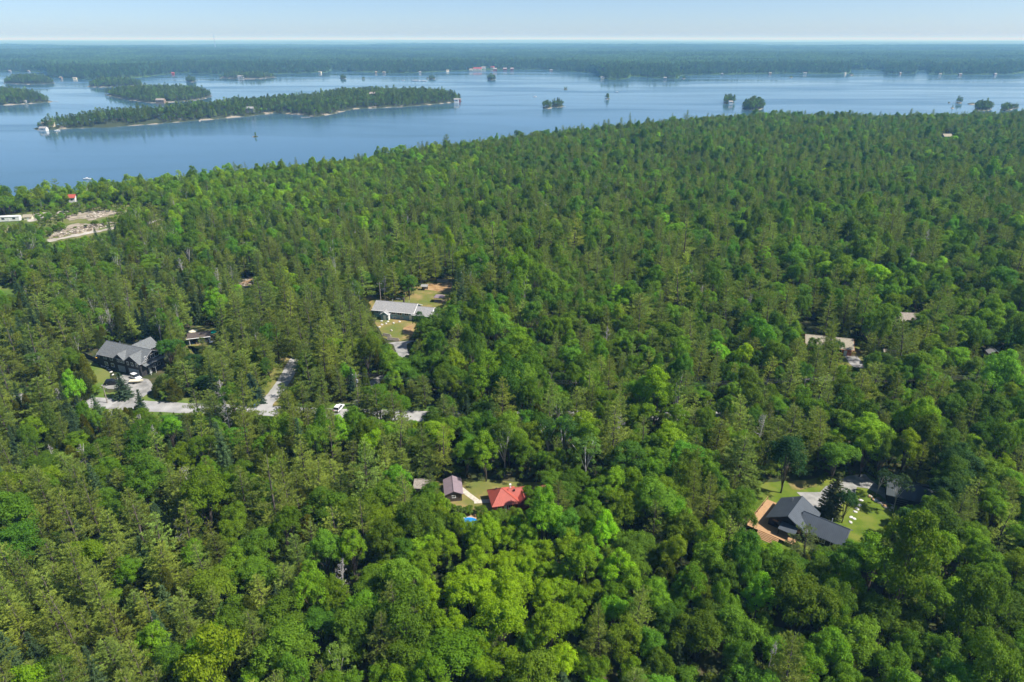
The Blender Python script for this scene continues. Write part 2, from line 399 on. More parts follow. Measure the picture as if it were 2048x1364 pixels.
def island(px, top, phrase, dens=1.0, step=14, amp=3, hmul=1.0):
    poly = [tuple(at(a, b_, 0)[:2]) for a, b_ in px]
    L = max(abs(p[0] - q[0]) for p in poly for q in poly)
    step = min(step, L / 5); poly = jag(poly, step, min(amp, L / 16), len(islands))
    xs = [p[0] for p in poly]; ys = [p[1] for p in poly]
    s = max(1.2, min(5.0, L / 26))
    gx = np.arange(min(xs) - 2 * s, max(xs) + 3 * s, s); gy = np.arange(min(ys) - 2 * s, max(ys) + 3 * s, s)
    def zf(X, Y):
        d = edge_dist(poly, X, Y); ins = inside(poly, X, Y)
        up = 1.0 + top * sstep(0, 45 if L > 80 else 10, d) * (.5 + fbm(X / 50., Y / 50., 51)) - .7 * (1 - sstep(0, 4, d))
        return np.where(ins, up, -1.2)
    o = grid_obj('island', gx, gy, zf, 'shore'); tag(o, phrase)
    islands.append((poly, zf, phrase, dens, hmul)); return zf
zf_main = island([(62, 257), (80, 261), (120, 258), (215, 255), (300, 249), (400, 241), (455, 236), (495, 233), (520, 230), (550, 227), (590, 229), (628, 234), (668, 228), (709, 218), (754, 216), (805, 214), (856, 210), (900, 206), (923, 203), (921, 197), (880, 193), (800, 191), (740, 190), (690, 193), (640, 199), (600, 206), (540, 210), (480, 215), (400, 225), (300, 234), (220, 240), (150, 248), (100, 253)], 6, 'long wooded island with pale rock along its near shore')
island([(208, 190), (250, 199), (301, 206), (340, 205), (376, 202), (405, 199), (425, 193), (420, 188), (390, 184), (330, 183), (260, 184)], 3, 'wooded island behind the long island')
island([(172, 174), (200, 175), (230, 173.5), (288, 172), (285, 168), (240, 166), (185, 168)], 4, 'low wooded island')
island([(7, 167), (60, 169), (109, 167), (104, 161), (60, 159), (15, 160)], 4, 'wooded island near the far shore')
island([(-140, 205), (0, 211), (50, 208), (103, 204), (96, 198), (60, 192), (0, 187), (-140, 182)], 6, 'wooded island with a white boathouse on its shore')
island([(438, 157), (480, 158), (520, 158), (552, 155), (545, 152), (500, 151.5), (445, 153)], 2, 'low rocky island with scattered trees', .5)
small = [(382, 163, 20, 1), (686, 157.5, 13, .8), (727, 158, 6, .6), (864, 158, 14, .7), (983, 159, 17, 1.1), (1095, 216, 20, 1), (1115, 213, 26, .9), (1131, 178.5, 9, .5), (1215, 198, 11, .9), (1457, 206, 23, 1.2), (1506, 218, 44, 1.25), (1917, 206, 12, .9), (1905, 216.5, 9, .5), (1966, 219.5, 36, 1.1), (2012, 220, 26, .9), (2030, 216, 18, .5), (510, 274, 13, .5), (1367, 157.5, 8, .6), (1582, 155.5, 6, .4), (1703, 150, 9, .5), (1898, 206, 6, .2), (855, 157, 4, .4), (1945, 208.5, 18, .12)]
for (cx, cyy, w, hm) in small:
    hh = max(1.1, w * .11); island([(cx + w / 2 * math.cos(t), cyy - hh * .3 + hh * math.sin(t)) for t in np.linspace(0, 2 * math.pi, 9)[:-1]], 1.2, 'tiny islet with a few trees in the lake', 1.0, 8, 1.5, hm)

# sheets laid on the ground: outline in photo pixels
def sheet(name, px, mat, off, res=2.0, pts=None, wig=.5, label=None):
    poly = [tuple(at(a, b_, GZ0)[:2]) for a, b_ in px] if pts is None else pts
    poly = jag(poly, 2.5, wig, len(name) + len(poly))
    import bmesh
    bm = bmesh.new(); vs_ = [bm.verts.new((p[0], p[1], 0)) for p in poly]
    f = bm.faces.new(vs_); bmesh.ops.triangulate(bm, faces=[f])
    xs = [p[0] for p in poly]; ys = [p[1] for p in poly]
    for k in np.arange(min(xs), max(xs), 5): bmesh.ops.bisect_plane(bm, geom=bm.verts[:] + bm.edges[:] + bm.faces[:], plane_co=(k, 0, 0), plane_no=(1, 0, 0))
    for k in np.arange(min(ys), max(ys), 5): bmesh.ops.bisect_plane(bm, geom=bm.verts[:] + bm.edges[:] + bm.faces[:], plane_co=(0, k, 0), plane_no=(0, 1, 0))
    for v in bm.verts: v.co.z = G(v.co) + off
    bmesh.ops.recalc_face_normals(bm, faces=bm.faces[:])
    if bm.faces and sum(fc.normal.z for fc in bm.faces) < 0: bmesh.ops.reverse_faces(bm, faces=bm.faces[:])
    me = bpy.data.meshes.new(name); bm.to_mesh(me); bm.free(); me.materials.append(M[mat])
    o = bpy.data.objects.new(name, me); C.objects.link(o); o['kind'] = 'structure'
    if label: o['label'] = label
    return o
def strip_poly(pts, w):
    L, Rr = [], []
    for i, p in enumerate(pts):
        a = Vector(pts[max(i - 1, 0)][:2]); c = Vector(pts[min(i + 1, len(pts) - 1)][:2]); d = (c - a).normalized(); n = Vector((-d.y, d.x))
        ww = w[i] if isinstance(w, (list, tuple)) else w
        p2 = Vector(p[:2]); L.append(tuple(p2 + n * ww / 2)); Rr.append(tuple(p2 - n * ww / 2))
    return L + Rr[::-1]
def smooth_line(pts, n=6):
    out = []; P_ = [Vector(p[:2]) for p in pts]
    for i in range(len(P_) - 1):
        p0 = P_[max(i - 1, 0)]; p1 = P_[i]; p2 = P_[i + 1]; p3 = P_[min(i + 2, len(P_) - 1)]
        for k in range(n):
            t = k / n
            out.append(.5 * ((2 * p1) + (p2 - p0) * t + (2 * p0 - 5 * p1 + 4 * p2 - p3) * t * t + (3 * p1 - p0 - 3 * p2 + p3) * t ** 3))
    out.append(P_[-1]); return [tuple(v) for v in out]
road_px = [(-330, 782), (-100, 790), (50, 797), (200, 806), (340, 815), (530, 822), (690, 829), (845, 833), (1000, 834), (1200, 832), (1450, 828), (1700, 822), (2100, 812), (2500, 805)]
road_line = smooth_line([at(a, b_, GZ0) for a, b_ in road_px])
sheet('road_verge', None, 'meadow', .03, pts=strip_poly(road_line, 13.5), wig=.7, label='weedy grass verge along the road')
sheet('road', None, 'asphalt', .09, pts=strip_poly(road_line, 6.2), wig=.3, label='pale asphalt road through the woods')
side_line = smooth_line([at(a, b_, GZ0) for a, b_ in [(524, 826), (533, 808), (552, 785), (566, 765), (578, 745), (590, 722), (620, 690), (640, 640)]])
sheet('side_road_verge', None, 'dry_lawn', .035, pts=strip_poly(side_line, 12), wig=.6, label='dry grass verge of the side road')
sheet('side_road', None, 'asphalt', .10, pts=strip_poly(side_line, [12, 9, 6.5, 5.5, 5] + [4.6] * 60), wig=.15, label='pale side road joining the road')

# yards
sheet('yard_lawn', [(750, 640), (765, 676), (800, 682), (832, 672), (838, 648), (870, 620), (915, 590), (915, 552), (845, 552), (820, 575), (770, 590), (735, 605), (735, 630)], 'dry_lawn', .05, label='patchy lawn around the grey-roofed ranch house')
sheet('bare_dirt', [(808, 656), (826, 650), (828, 668), (806, 668)], 'dirt', .09, label='bare orange dirt patch on the ranch house lawn')
sheet('bare_dirt', [(852, 568), (905, 565), (905, 578), (880, 583), (850, 580)], 'dirt', .09, label='bare orange dirt bank behind the ranch house')
sheet('gravel_driveway', None, 'gravel', .10, pts=strip_poly(smooth_line([at(a, b_, GZ0) for a, b_ in [(800, 684), (803, 700), (805, 718), (790, 745), (750, 764), (728, 790), (716, 828)]]), [13, 8, 5] + [4.5] * 60), wig=.3, label='grey gravel driveway below the ranch house')
sheet('house_lawn', [(160, 722), (195, 728), (222, 752), (210, 782), (190, 800), (170, 798), (140, 760), (150, 735)], 'meadow', .05, label='bright lawn beside the dark two-storey house')
sheet('front_lawn', [(205, 788), (240, 780), (270, 788), (250, 800), (212, 802)], 'meadow', .055, label='bright grass patch at the driveway mouth')
sheet('paved_driveway', [(205, 770), (232, 758), (250, 748), (300, 758), (308, 780), (290, 792), (268, 806), (250, 816), (215, 818), (236, 802), (262, 792), (268, 782), (240, 780), (214, 778)], 'gravel', .10, label='pale driveway in front of the dark two-storey house')
sheet('cabin_yard', [(370, 692), (432, 692), (440, 660), (400, 650), (372, 668), (378, 715), (400, 716)], 'dry_lawn', .05, label='trampled yard of the cluttered cabin')
sheet('cottage_lawn', [(830, 1005), (845, 958), (905, 955), (1000, 962), (1085, 965), (1100, 1000), (1080, 1040), (930, 1045), (880, 1020)], 'dry_lawn', .05, label='sunlit lawn behind the red-roofed cottage')
sheet('garden_path', None, 'concrete', .10, pts=strip_poly([at(918, 974, GZ0), at(935, 988, GZ0), at(955, 1003, GZ0)], 1.3), wig=.08, label='pale diagonal garden path to the mauve-roofed shed')
sheet('garden_path', None, 'concrete', .104, pts=strip_poly([at(948, 1004, GZ0), at(970, 1003, GZ0), at(990, 1001, GZ0)], 1.4), wig=.08, label='pale path meeting the red-roofed cottage')
sheet('yard_lawn', [(1480, 985), (1530, 965), (1640, 955), (1735, 945), (1790, 985), (1790, 1040), (1770, 1080), (1700, 1090), (1640, 1110), (1560, 1120), (1510, 1090), (1495, 1040)], 'lawn', .05, label='green lawn around the black-roofed house')
sheet('bare_dirt', [(1578, 965), (1632, 958), (1636, 975), (1600, 980), (1580, 978)], 'dry_lawn', .09, label='dry brown patch behind the black-roofed house')
sheet('gravel_driveway', [(1592, 984), (1640, 984), (1690, 952), (1728, 948), (1762, 975), (1795, 985), (1785, 1012), (1762, 992), (1735, 978), (1712, 975), (1705, 1000), (1660, 1025), (1630, 1015), (1610, 1000)], 'gravel', .10, label='grey gravel driveway between the black-roofed house and the dark garage')
sheet('cottage_yard', [(1600, 660), (1735, 690), (1745, 740), (1690, 735), (1600, 715)], 'dry_lawn', .05, label='yard of the tan-roofed cottage')
sheet('gravel_driveway', None, 'gravel', .10, pts=strip_poly([at(1700, 712, GZ0), at(1722, 740, GZ0), at(1760, 770, GZ0), at(1820, 820, GZ0)], 4.5), wig=.3, label='gravel driveway of the tan-roofed cottage')
# the clearing by the lake
sheet('clearing', [(-40, 455), (40, 425), (150, 412), (250, 412), (345, 425), (350, 455), (230, 480), (70, 500), (-20, 490)], 'scrub', .25, wig=1.5, label='scrubby clearing near the lake')
sheet('gravel_track', None, 'sand', .40, pts=strip_poly(smooth_line([at(a, b_, 10) for a, b_ in [(60, 496), (90, 488), (150, 477), (215, 465), (270, 456), (325, 447)]]), [3, 6, 7] + [5.5, 6.5, 4, 5] * 12), wig=1.0, label='pale gravel track through the scrubby clearing')
sheet('bare_dirt', [(120, 438), (160, 428), (205, 424), (240, 427), (232, 432), (205, 438), (180, 446), (165, 440), (140, 446)], 'soil', .36, wig=1.6, label='bare soil in the scrubby clearing')
sheet('bare_dirt', [(118, 458), (140, 452), (165, 450), (200, 452), (160, 462), (122, 466)], 'soil', .37, wig=1.6, label='bare soil bank in the scrubby clearing')
sheet('sandy_ground', [(50, 436), (80, 428), (112, 424), (140, 426), (120, 434), (85, 440), (60, 446)], 'sand', .35, wig=1.8, label='pale sandy ground beside the trailer home')
sheet('meadow', [(-20, 566), (30, 568), (28, 592), (-20, 596)], 'meadow', .1, label='bright green meadow gap in the forest')

# ------------------------------------------------------------------ buildings
def gable(p, x0, x1, y0, y1, he, hr, wall, roof, ridge='x', over=.45, z0=0.0, th=.16, gable_mat=None, trim=None):
    """a gabled block: wall and roof parts under p; ridge along x or y"""
    w = MB()
    if ridge == 'x':
        ym = (y0 + y1) / 2
        w.add([(x0, y0, z0), (x1, y0, z0), (x1, y1, z0), (x0, y1, z0), (x0, y0, he), (x1, y0, he), (x1, y1, he), (x0, y1, he), (x0, ym, hr - .05), (x1, ym, hr - .05)],
              [(0, 1, 5, 4), (1, 2, 6, 9, 5), (2, 3, 7, 6), (3, 0, 4, 8, 7), (3, 2, 1, 0)])
        sl = (hr - he) / (ym - y0); e = he - sl * over
        a, c = x0 - over, x1 + over
        r = MB().slab([(a, y0 - over, e + .1), (c, y0 - over, e + .1), (c, ym, hr + .1), (a, ym, hr + .1)], th)
        r.slab([(a, ym, hr + .1), (c, ym, hr + .1), (c, y1 + over, e + .1), (a, y1 + over, e + .1)], th)
        ridge_pts = [(a, ym, hr + .12), (c, ym, hr + .12)]
        ends = [(a, y0 - over, ym, y1 + over), (c, y0 - over, ym, y1 + over)]
        tr = [[(ex, ya, e), (ex, yb, hr), (ex, yc, e)] for ex, ya, yb, yc in ends] + [[(a, y0 - over - .02, e), (c, y0 - over - .02, e)], [(a, y1 + over + .02, e), (c, y1 + over + .02, e)]]
    else:
        xm = (x0 + x1) / 2
        w.add([(x0, y0, z0), (x1, y0, z0), (x1, y1, z0), (x0, y1, z0), (x0, y0, he), (x1, y0, he), (x1, y1, he), (x0, y1, he), (xm, y0, hr - .05), (xm, y1, hr - .05)],
              [(0, 1, 5, 8, 4), (1, 2, 6, 5), (2, 3, 7, 9, 6), (3, 0, 4, 7), (3, 2, 1, 0)])
        sl = (hr - he) / (xm - x0); e = he - sl * over
        a, c = y0 - over, y1 + over
        r = MB().slab([(x0 - over, a, e + .1), (xm, a, hr + .1), (xm, c, hr + .1), (x0 - over, c, e + .1)], th)
        r.slab([(xm, a, hr + .1), (x1 + over, a, e + .1), (x1 + over, c, e + .1), (xm, c, hr + .1)], th)
        ridge_pts = [(xm, a, hr + .12), (xm, c, hr + .12)]
        tr = [[(x0 - over, q, e), (xm, q, hr), (x1 + over, q, e)] for q in (a, c)] + [[(x0 - over - .02, a, e), (x0 - over - .02, c, e)], [(x1 + over + .02, a, e), (x1 + over + .02, c, e)]]
    wo_ = w.build('wall', wall, p); ro = r.build('roof', roof, p)
    MB().tube(ridge_pts, .09, 5).build('ridge_cap', roof, ro)
    if trim:
        t = MB()
        for line in tr: t.tube(line, .11, 4)
        t.build('fascia', trim, ro)
    return wo_, ro
def window(p, pos, ang, w=1.2, h=1.2, frame='white', pane='glass', name='window'):
    """pos: centre on the wall; ang: direction (local) the window faces"""
    f = MB(); t = .1
    f.box((0, 0, h / 2), (.08, w + .2, t)); f.box((0, 0, -h / 2), (.12, w + .2, t)); f.box((0, w / 2, 0), (.08, t, h)); f.box((0, -w / 2, 0), (.08, t, h)); f.box((0, 0, 0), (.07, .06, h))
    me_o = f.build(name, frame, p); me_o.location = pos; me_o.rotation_euler = (0, 0, ang)
    MB().box((.0, 0, 0), (.05, w, h)).build('pane', pane, me_o)
    return me_o
def door(p, pos, ang, w=1.0, h=2.1, mat='white', name='door', lines=0):
    o = MB().box((0, 0, h / 2), (.1, w, h)).build(name, mat, p); o.location = pos; o.rotation_euler = (0, 0, ang)
    if lines:
        for k in range(1, lines): MB().box((.055, 0, h * k / lines), (.02, w * .96, .05)).build('rail', 'grey_wall', o)
    else: MB().box((.08, w * .36, h * .48), (.06, .06, .12)).build('handle', 'metal', o)
    return o
def chimney(p, x, y, z0, z1, w=.6, mat='brown_wall'):
    MB().box((x, y, (z0 + z1) / 2), (w, w, z1 - z0)).box((x, y, z1 + .06), (w + .15, w + .15, .12)).build('chimney', mat, p)
def vent(p, x, y, z0, z1, r=.1): MB().tube([(x, y, z0), (x, y, z1)], r, 8).build('vent_pipe', 'metal', p)
S_, N_, E_, W_ = -math.pi / 2, math.pi / 2, 0.0, math.pi
foot = []                       # (x, y, radius) stems keep out
def keep_out(o, pts, r=1.5):
    ca, sa = math.cos(o.rotation_euler.z), math.sin(o.rotation_euler.z)
    for (x, y, rr) in pts: foot.append((o.location.x + x * ca - y * sa, o.location.y + x * sa + y * ca, rr))

# ranch house
h = empty('ranch_house', at(748.5, 634, GZ0), R(-13.5), 'long teal ranch house with grey shingle roof and white gable end', 'house')
gable(h, 0, 17, 0, 9, 3.5, 5.6, 'teal', 'shingle_grey', trim='white', over=.6)
gable(h, 17.02, 24.4, -.4, 7.8, 3.0, 4.9, 'grey_wall', 'shingle_grey', trim='white', over=.5)
w_ = MB().add([(24.46, -.38, .02), (24.46, 7.78, .02), (24.46, 7.78, 3.0), (24.46, 3.7, 4.8), (24.46, -.38, 3.0)], [(0, 1, 2, 3, 4)]); w_.build('gable_wall', 'white', h)
gable(h, 4.0, 7.2, -2.2, .05, 2.6, 3.7, 'teal', 'shingle_grey', ridge='y', over=.3, trim='white')
for x in (1.4, 8.6, 11.2, 14.3): window(h, (x, -.03, 2.5), S_, 1.5 if x != 11.2 else 1.9, 1.1)
for x in (9.0, 12.0): window(h, (x, -.03, .75), S_, 1.1, .6)
door(h, (5.6, -2.24, .05), S_); window(h, (6.6, -2.24, 1.6), S_, .5, 1.0); door(h, (15.9, -.05, .05), S_)
door(h, (20.8, -.46, .05), S_, 4.2, 2.3, 'grey_wall', 'garage_door', 4)
MB().add([(7.26, -2.15, .02), (7.26, -.05, .02), (7.26, -.05, 2.6), (7.26, -2.15, 2.6)], [(0, 1, 2, 3)]).build('porch_side', 'white', h)
vent(h, 6, 6, 4, 6.3); vent(h, 13, 6.5, 4, 5.9); chimney(h, 10.5, 7, 4, 6.5, .6, 'brown_wall')
keep_out(h, [(k, 4.3, 6.5) for k in range(0, 25, 4)])
# dark two-storey house
h = empty('two_storey_house', at(290, 752, GZ0), R(-22), 'dark two-storey house with charcoal shingle roof and several gables', 'house')
gable(h, -20, 0, 0, 8.6, 5.2, 7.9, 'dark_wall', 'shingle_char', over=.6, trim='grey_wall')
gable(h, -6.6, -.1, -.9, 4.2, 5.1, 7.4, 'dark_wall', 'shingle_char', ridge='y', over=.45, trim='grey_wall')
gable(h, -11.8, -7.4, -.5, 4.2, 5.15, 6.9, 'dark_wall', 'shingle_char', ridge='y', over=.45, trim='grey_wall')
gable(h, -13, -7.5, 6, 13, 5.1, 7.3, 'dark_wall', 'shingle_char', ridge='y', over=.5, trim='grey_wall')
gable(h, -23, -20.02, 1, 7.5, 3.0, 4.6, 'dark_wall', 'shingle_char', over=.4)
MB().slab([(-.05, -.3, 4.5), (1.6, -.3, 4.0), (1.6, 8.2, 4.0), (-.05, 8.2, 4.5)], .15).build('pent_roof', 'shingle_char', h)
for x, wdt in ((-5.6, .8), (-3.6, .9), (-1.5, .8)): window(h, (x, -.93, 4.2), S_, wdt, 1.2)
for x in (-10.6, -9.4, -8.2): window(h, (x, -.53, 4.1), S_, .7, 1.0)
for x in (-17.5, -14.5): window(h, (x, -.03, 3.9), S_, 1.2, 1.1); window(h, (x, -.03, 1.5), S_, 1.3, 1.3)
door(h, (-3.4, -.97, .05), S_, 4.6, 2.4, 'door_grey', 'garage_door', 4)
door(h, (-9.6, -.57, .05), S_, 3.2, 2.3, 'door_grey', 'garage_door', 4)
for y, z in ((1.8, 3.2), (1.8, 6.0)): window(h, (.03, y, z), E_, 1.0, 1.1)
for y in (4.4, 6.2): window(h, (.03, y, 5.6), E_, 1.5, 1.5); window(h, (.03, y, 2.0), E_, 1.1, 1.2)
door(h, (.05, 2.4, .05), E_, 1.1, 2.1, 'white')
MB().slab([(.02, 1.3, 2.9), (1.5, 1.3, 2.5), (1.5, 3.6, 2.5), (.02, 3.6, 2.9)], .12).build('door_canopy', 'shingle_char', h)
MB().tube([(1.4, 1.4, 0), (1.4, 1.4, 2.5)], .08).build('post', 'white', h); MB().tube([(1.4, 3.5, 0), (1.4, 3.5, 2.5)], .08).build('post', 'white', h)
vent(h, -8, 5.5, 6, 8.0); vent(h, -15, 5, 6, 8.2)
keep_out(h, [(k, 4.3, 6.5) for k in range(-22, 1, 4)] + [(-10, 11, 5)])
# black-roofed house with deck
h = empty('black_roofed_house', (65.6, 129.0, GZ0), R(-40), 'black house with dark standing-seam metal roof and orange wood deck', 'house')
wl, ro = gable(h, -4.1, 4.1, -4.3, 4.3, 3.1, 5.5, 'black_wall', 'metal_black', ridge='y', over=.5, trim='metal_black')
wl2, ro2 = gable(h, 2.5, 11.6, -3.2, 3.0, 3.0, 5.1, 'black_wall', 'metal_black', ridge='x', over=.5, trim='metal_black')
def seams(ro, x0, x1, y0, y1, he, hr, ridge, over, n):
    s = MB()
    if ridge == 'y':
        xm = (x0 + x1) / 2; sl = (hr - he) / (xm - x0); e = he - sl * over
        for k in range(n):
            y = y0 - over + (y1 - y0 + 2 * over) * (k + .5) / n
            s.tube([(x0 - over, y, e + .12), (xm, y, hr + .12)], .035, 4); s.tube([(x1 + over, y, e + .12), (xm, y, hr + .12)], .035, 4)
    else:
        ym = (y0 + y1) / 2; sl = (hr - he) / (ym - y0); e = he - sl * over
        for k in range(n):
            x = x0 - over + (x1 - x0 + 2 * over) * (k + .5) / n
            s.tube([(x, y0 - over, e + .12), (x, ym, hr + .12)], .035, 4); s.tube([(x, y1 + over, e + .12), (x, ym, hr + .12)], .035, 4)
    o = s.build('seam', ro.data.materials[0], ro); o['kind'] = 'stuff'
seams(ro, -4.1, 4.1, -4.3, 4.3, 3.1, 5.5, 'y', .5, 20); seams(ro2, 2.5, 11.6, -3.2, 3.0, 3.0, 5.1, 'x', .5, 26)
MB().slab([(-1.2, -6.6, 2.6), (2.6, -6.6, 2.6), (2.6, -4.35, 3.3), (-1.2, -4.35, 3.3)], .12).build('porch_roof', 'metal_black', h)
for x in (-1, 2.4): MB().tube([(x, -6.4, .9), (x, -6.4, 2.6)], .09).build('post', 'black_wall', h)
for x in (-2.6, 0.6, 2.6): window(h, (x, -4.33, 2.2), S_, 1.3, 1.5, 'black_wall')
for y in (-2.5, 0, 2.5): window(h, (-4.13, y, 2.1), W_, 1.2, 1.4, 'black_wall')
for x in (5.2, 7.6, 10.0): window(h, (x, -3.23, 1.7), S_, 1.2, 1.2)
window(h, (11.63, 0, 1.8), E_, 1.4, 1.2)
vent(h, -1.5, 2.6, 4.5, 5.6, .12); vent(h, 8, .9, 4.6, 5.5, .1)
dk = MB().prism([(-7.8, -7.8), (3.0, -7.8), (3.0, -4.36), (-4.2, -4.36), (-4.2, 4.8), (-7.8, 4.8)], .78, .92).build('deck', 'deck', h)
posts = [(-7.7, 4.7), (-7.7, 1.6), (-7.7, -1.6), (-7.7, -4.7), (-7.7, -7.7), (-6.2, -7.7), (2.9, -7.7)]
for (x, y) in posts: MB().box((x, y, .92), (.12, .12, 1.84)).build('rail_post', 'deck', dk)
for i in range(5): 
    a, c = posts[i], posts[i + 1]; MB().tube([(*a, 1.84), (*c, 1.84)], .05, 4).build('handrail', 'deck', dk)
for k in range(5): MB().box((-2.6, -8.0 - .34 * k, .72 - .16 * k), (4.6, .36, .1)).build('stair_tread', 'deck', dk)
for x in (-4.95, -.25): MB().add([(x - .05, -7.8, .9), (x + .05, -7.8, .9), (x + .05, -9.7, .1), (x - .05, -9.7, .1), (x - .05, -7.8, .5), (x + .05, -7.8, .5), (x + .05, -9.7, -.1), (x - .05, -9.7, -.1)], [(0, 1, 2, 3), (7, 6, 5, 4), (0, 3, 7, 4), (1, 5, 6, 2), (0, 4, 5, 1), (3, 2, 6, 7)]).build('stair_string', 'deck', dk)
keep_out(h, [(0, 0, 6), (5, 0, 5), (9, 0, 5), (12.5, 0, 4.5), (-7, 0, 4), (-7, -5, 4), (-2, -7, 4)])
BH = h
# patio furniture on the deck
def chair(loc, rz, label):
    c = empty('patio_chair', loc, rz, label, 'chair')
    MB().box((0, 0, .42), (.5, .5, .06)).build('seat', 'white', c); MB().box((0, .24, .72), (.5, .06, .55)).build('backrest', 'white', c)
    for sx in (-.2, .2):
        for sy in (-.2, .2): MB().box((sx, sy, .2), (.05, .05, .4)).build('leg', 'white', c)
bw = BH.matrix_basis
for i, (x, y, t) in enumerate([(10.6, -5.0, 'white garden chair beside the wing of the black-roofed house'), (11.9, -5.2, 'second white garden chair along the wing of the black-roofed house')]):
    p = Matrix.Translation(BH.location) @ Matrix.Rotation(R(-40), 4, 'Z') @ Vector((x, y, 0)); chair(p, R(-40 + 10 * i), t)
# dark garage
h = empty('dark_garage', at(1772, 1006, GZ0), R(-24), 'dark-roofed open-fronted garage half hidden under trees', 'garage')
gable(h, 0, 10, 0, 7.5, 2.9, 4.6, 'black_wall', 'metal_shaded', over=.5, trim='metal_shaded')
door(h, (3.0, -.05, .05), S_, 3, 2.3, 'dark_wall', 'garage_door', 4); window(h, (7.6, -.03, 1.6), S_, 1.2, 1.0, 'brown_wall')
keep_out(h, [(2, 3.5, 5), (5, 3.5, 5), (8.5, 3.5, 5)])
# red-roofed cottage
h = empty('red_roofed_cottage', at(1012, 1024, GZ0), R(12), 'cottage with bright red metal hip roof beside a sunlit lawn', 'house'); h.scale = (.74, .74, .88)
MB().box((0, 4.2, 1.35), (8.2, 8.2, 2.7)).build('wall', 'red_wall', h)
E2 = 4.7; rf = MB(); pk = (-.6, 4.6, 5.3); r2 = (.8, 4.4, 5.0)
c_ = [(-E2, 4.2 - E2, 2.55), (E2, 4.2 - E2, 2.55), (E2, 4.2 + E2, 2.55), (-E2, 4.2 + E2, 2.55)]
for i in range(4): rf.slab([c_[i], c_[(i + 1) % 4], pk], .12)
ro = rf.build('roof', 'metal_red', h); sm = MB()
for i in range(4):
    a_, b2 = Vector(c_[i]), Vector(c_[(i + 1) % 4]); p_ = Vector(pk); sm.tube([a_ + Vector((0, 0, .03)), p_ + Vector((0, 0, .03))], .09, 4)
    for k in range(1, 14):
        t = k / 14; e = a_.lerp(b2, t); q = (a_.lerp(p_, t * 2) if t <= .5 else b2.lerp(p_, (1 - t) * 2)); sm.tube([e + Vector((0, 0, .02)), q + Vector((0, 0, .02))], .03, 4)
sm.build('seam', 'metal_red', ro)['kind'] = 'stuff'
wl2, ro2 = gable(h, 2.2, 8.0, 2.4, 7.4, 2.6, 4.5, 'red_wall', 'metal_red', ridge='x', over=.5, trim='metal_red')
seams(ro2, 2.2, 8.0, 2.4, 7.4, 2.6, 4.5, 'x', .5, 18)
gable(h, 4.4, 7.8, -.2, 4.9, 2.55, 3.9, 'red_wall', 'metal_red', ridge='y', over=.4)
for x in (-2, 1.5): window(h, (x, .06, 1.6), S_, 1.3, 1.1)
door(h, (-.2, .05, .05), S_)
for y in (2.5, 6): window(h, (-4.13, y, 1.6), W_, 1.2, 1.1)
MB().box((-2.0, 6.1, 4.25), (.5, .5, .5)).build('roof_vent', 'black_wall', h); MB().box((3.6, 4.1, 4.35), (.5, .4, .5)).build('roof_vent', 'black_wall', h); chimney(h, 2.9, 7.0, 3, 4.6, .5, 'white')
keep_out(h, [(0, 4, 6), (6, 4, 4.5), (9, 5, 4)])
h = empty('mauve_roofed_shed', at(908, 1003, GZ0), R(8), 'small shed with mauve metal roof at the end of the garden path', 'shed')
gable(h, -2.0, 2.0, 0, 6.0, 2.3, 3.2, 'brown_wall', 'metal_mauve', ridge='y', over=.35)
door(h, (2.05, 2.5, .03), E_, 1.0, 1.9, 'wood'); window(h, (0, -.04, 1.5), S_, .8, .7)
keep_out(h, [(0, 1, 3), (0, 5, 3)])
h = empty('brown_shed', at(845, 990, GZ0), R(-5), 'brown wooden shed among pines near the mauve-roofed shed', 'shed')
gable(h, -2, 2, 0, 3.6, 2.2, 3.3, 'wood', 'shingle_brown', ridge='x', over=.3); door(h, (.4, -.05, .03), S_, 1.0, 1.8, 'brown_wall')
keep_out(h, [(0, 2, 3.2)])
h = empty('red_garden_shed', at(1088, 996, GZ0), R(20), 'small dark red shed at the edge of the sunlit lawn', 'shed')
gable(h, -1.4, 1.4, 0, 2.4, 2.0, 2.9, 'red_wall', 'metal_red', ridge='x', over=.25); door(h, (0, -.05, .03), S_, .8, 1.7, 'brown_wall')
keep_out(h, [(0, 1, 2.2)])
# round pool and its deck
h = empty('round_pool', at(937, 1056, GZ0), 0, 'round above-ground pool with bright blue cover among the trees', 'pool')
MB().tube([(0, 0, 0), (0, 0, 1.15)], 2.5, 28).build('pool_wall', 'blue_tarp', h); MB().tube([(0, 0, 1.16), (0, 0, 1.2)], 2.35, 28).build('pool_cover', 'blue_tarp', h)
rim = MB(); rim.tube([(2.5 * math.cos(t), 2.5 * math.sin(t), 1.17) for t in np.linspace(0, 2 * math.pi, 25)], .08, 6); rim.build('rim', 'white', h)
keep_out(h, [(0, 0, 3)])
h = empty('pool_deck', at(928, 1040, GZ0), R(12), 'low weathered wooden deck beside the round pool', 'deck')
for k in range(14): MB().box((-2.5 + k * .4, 0, .95), (.37, 2.4, .06)).build('plank', 'deck', h)
for x in (-2.4, 2.6):
    for y in (-1, 1): MB().box((x, y, .46), (.12, .12, .92)).build('leg', 'wood', h)
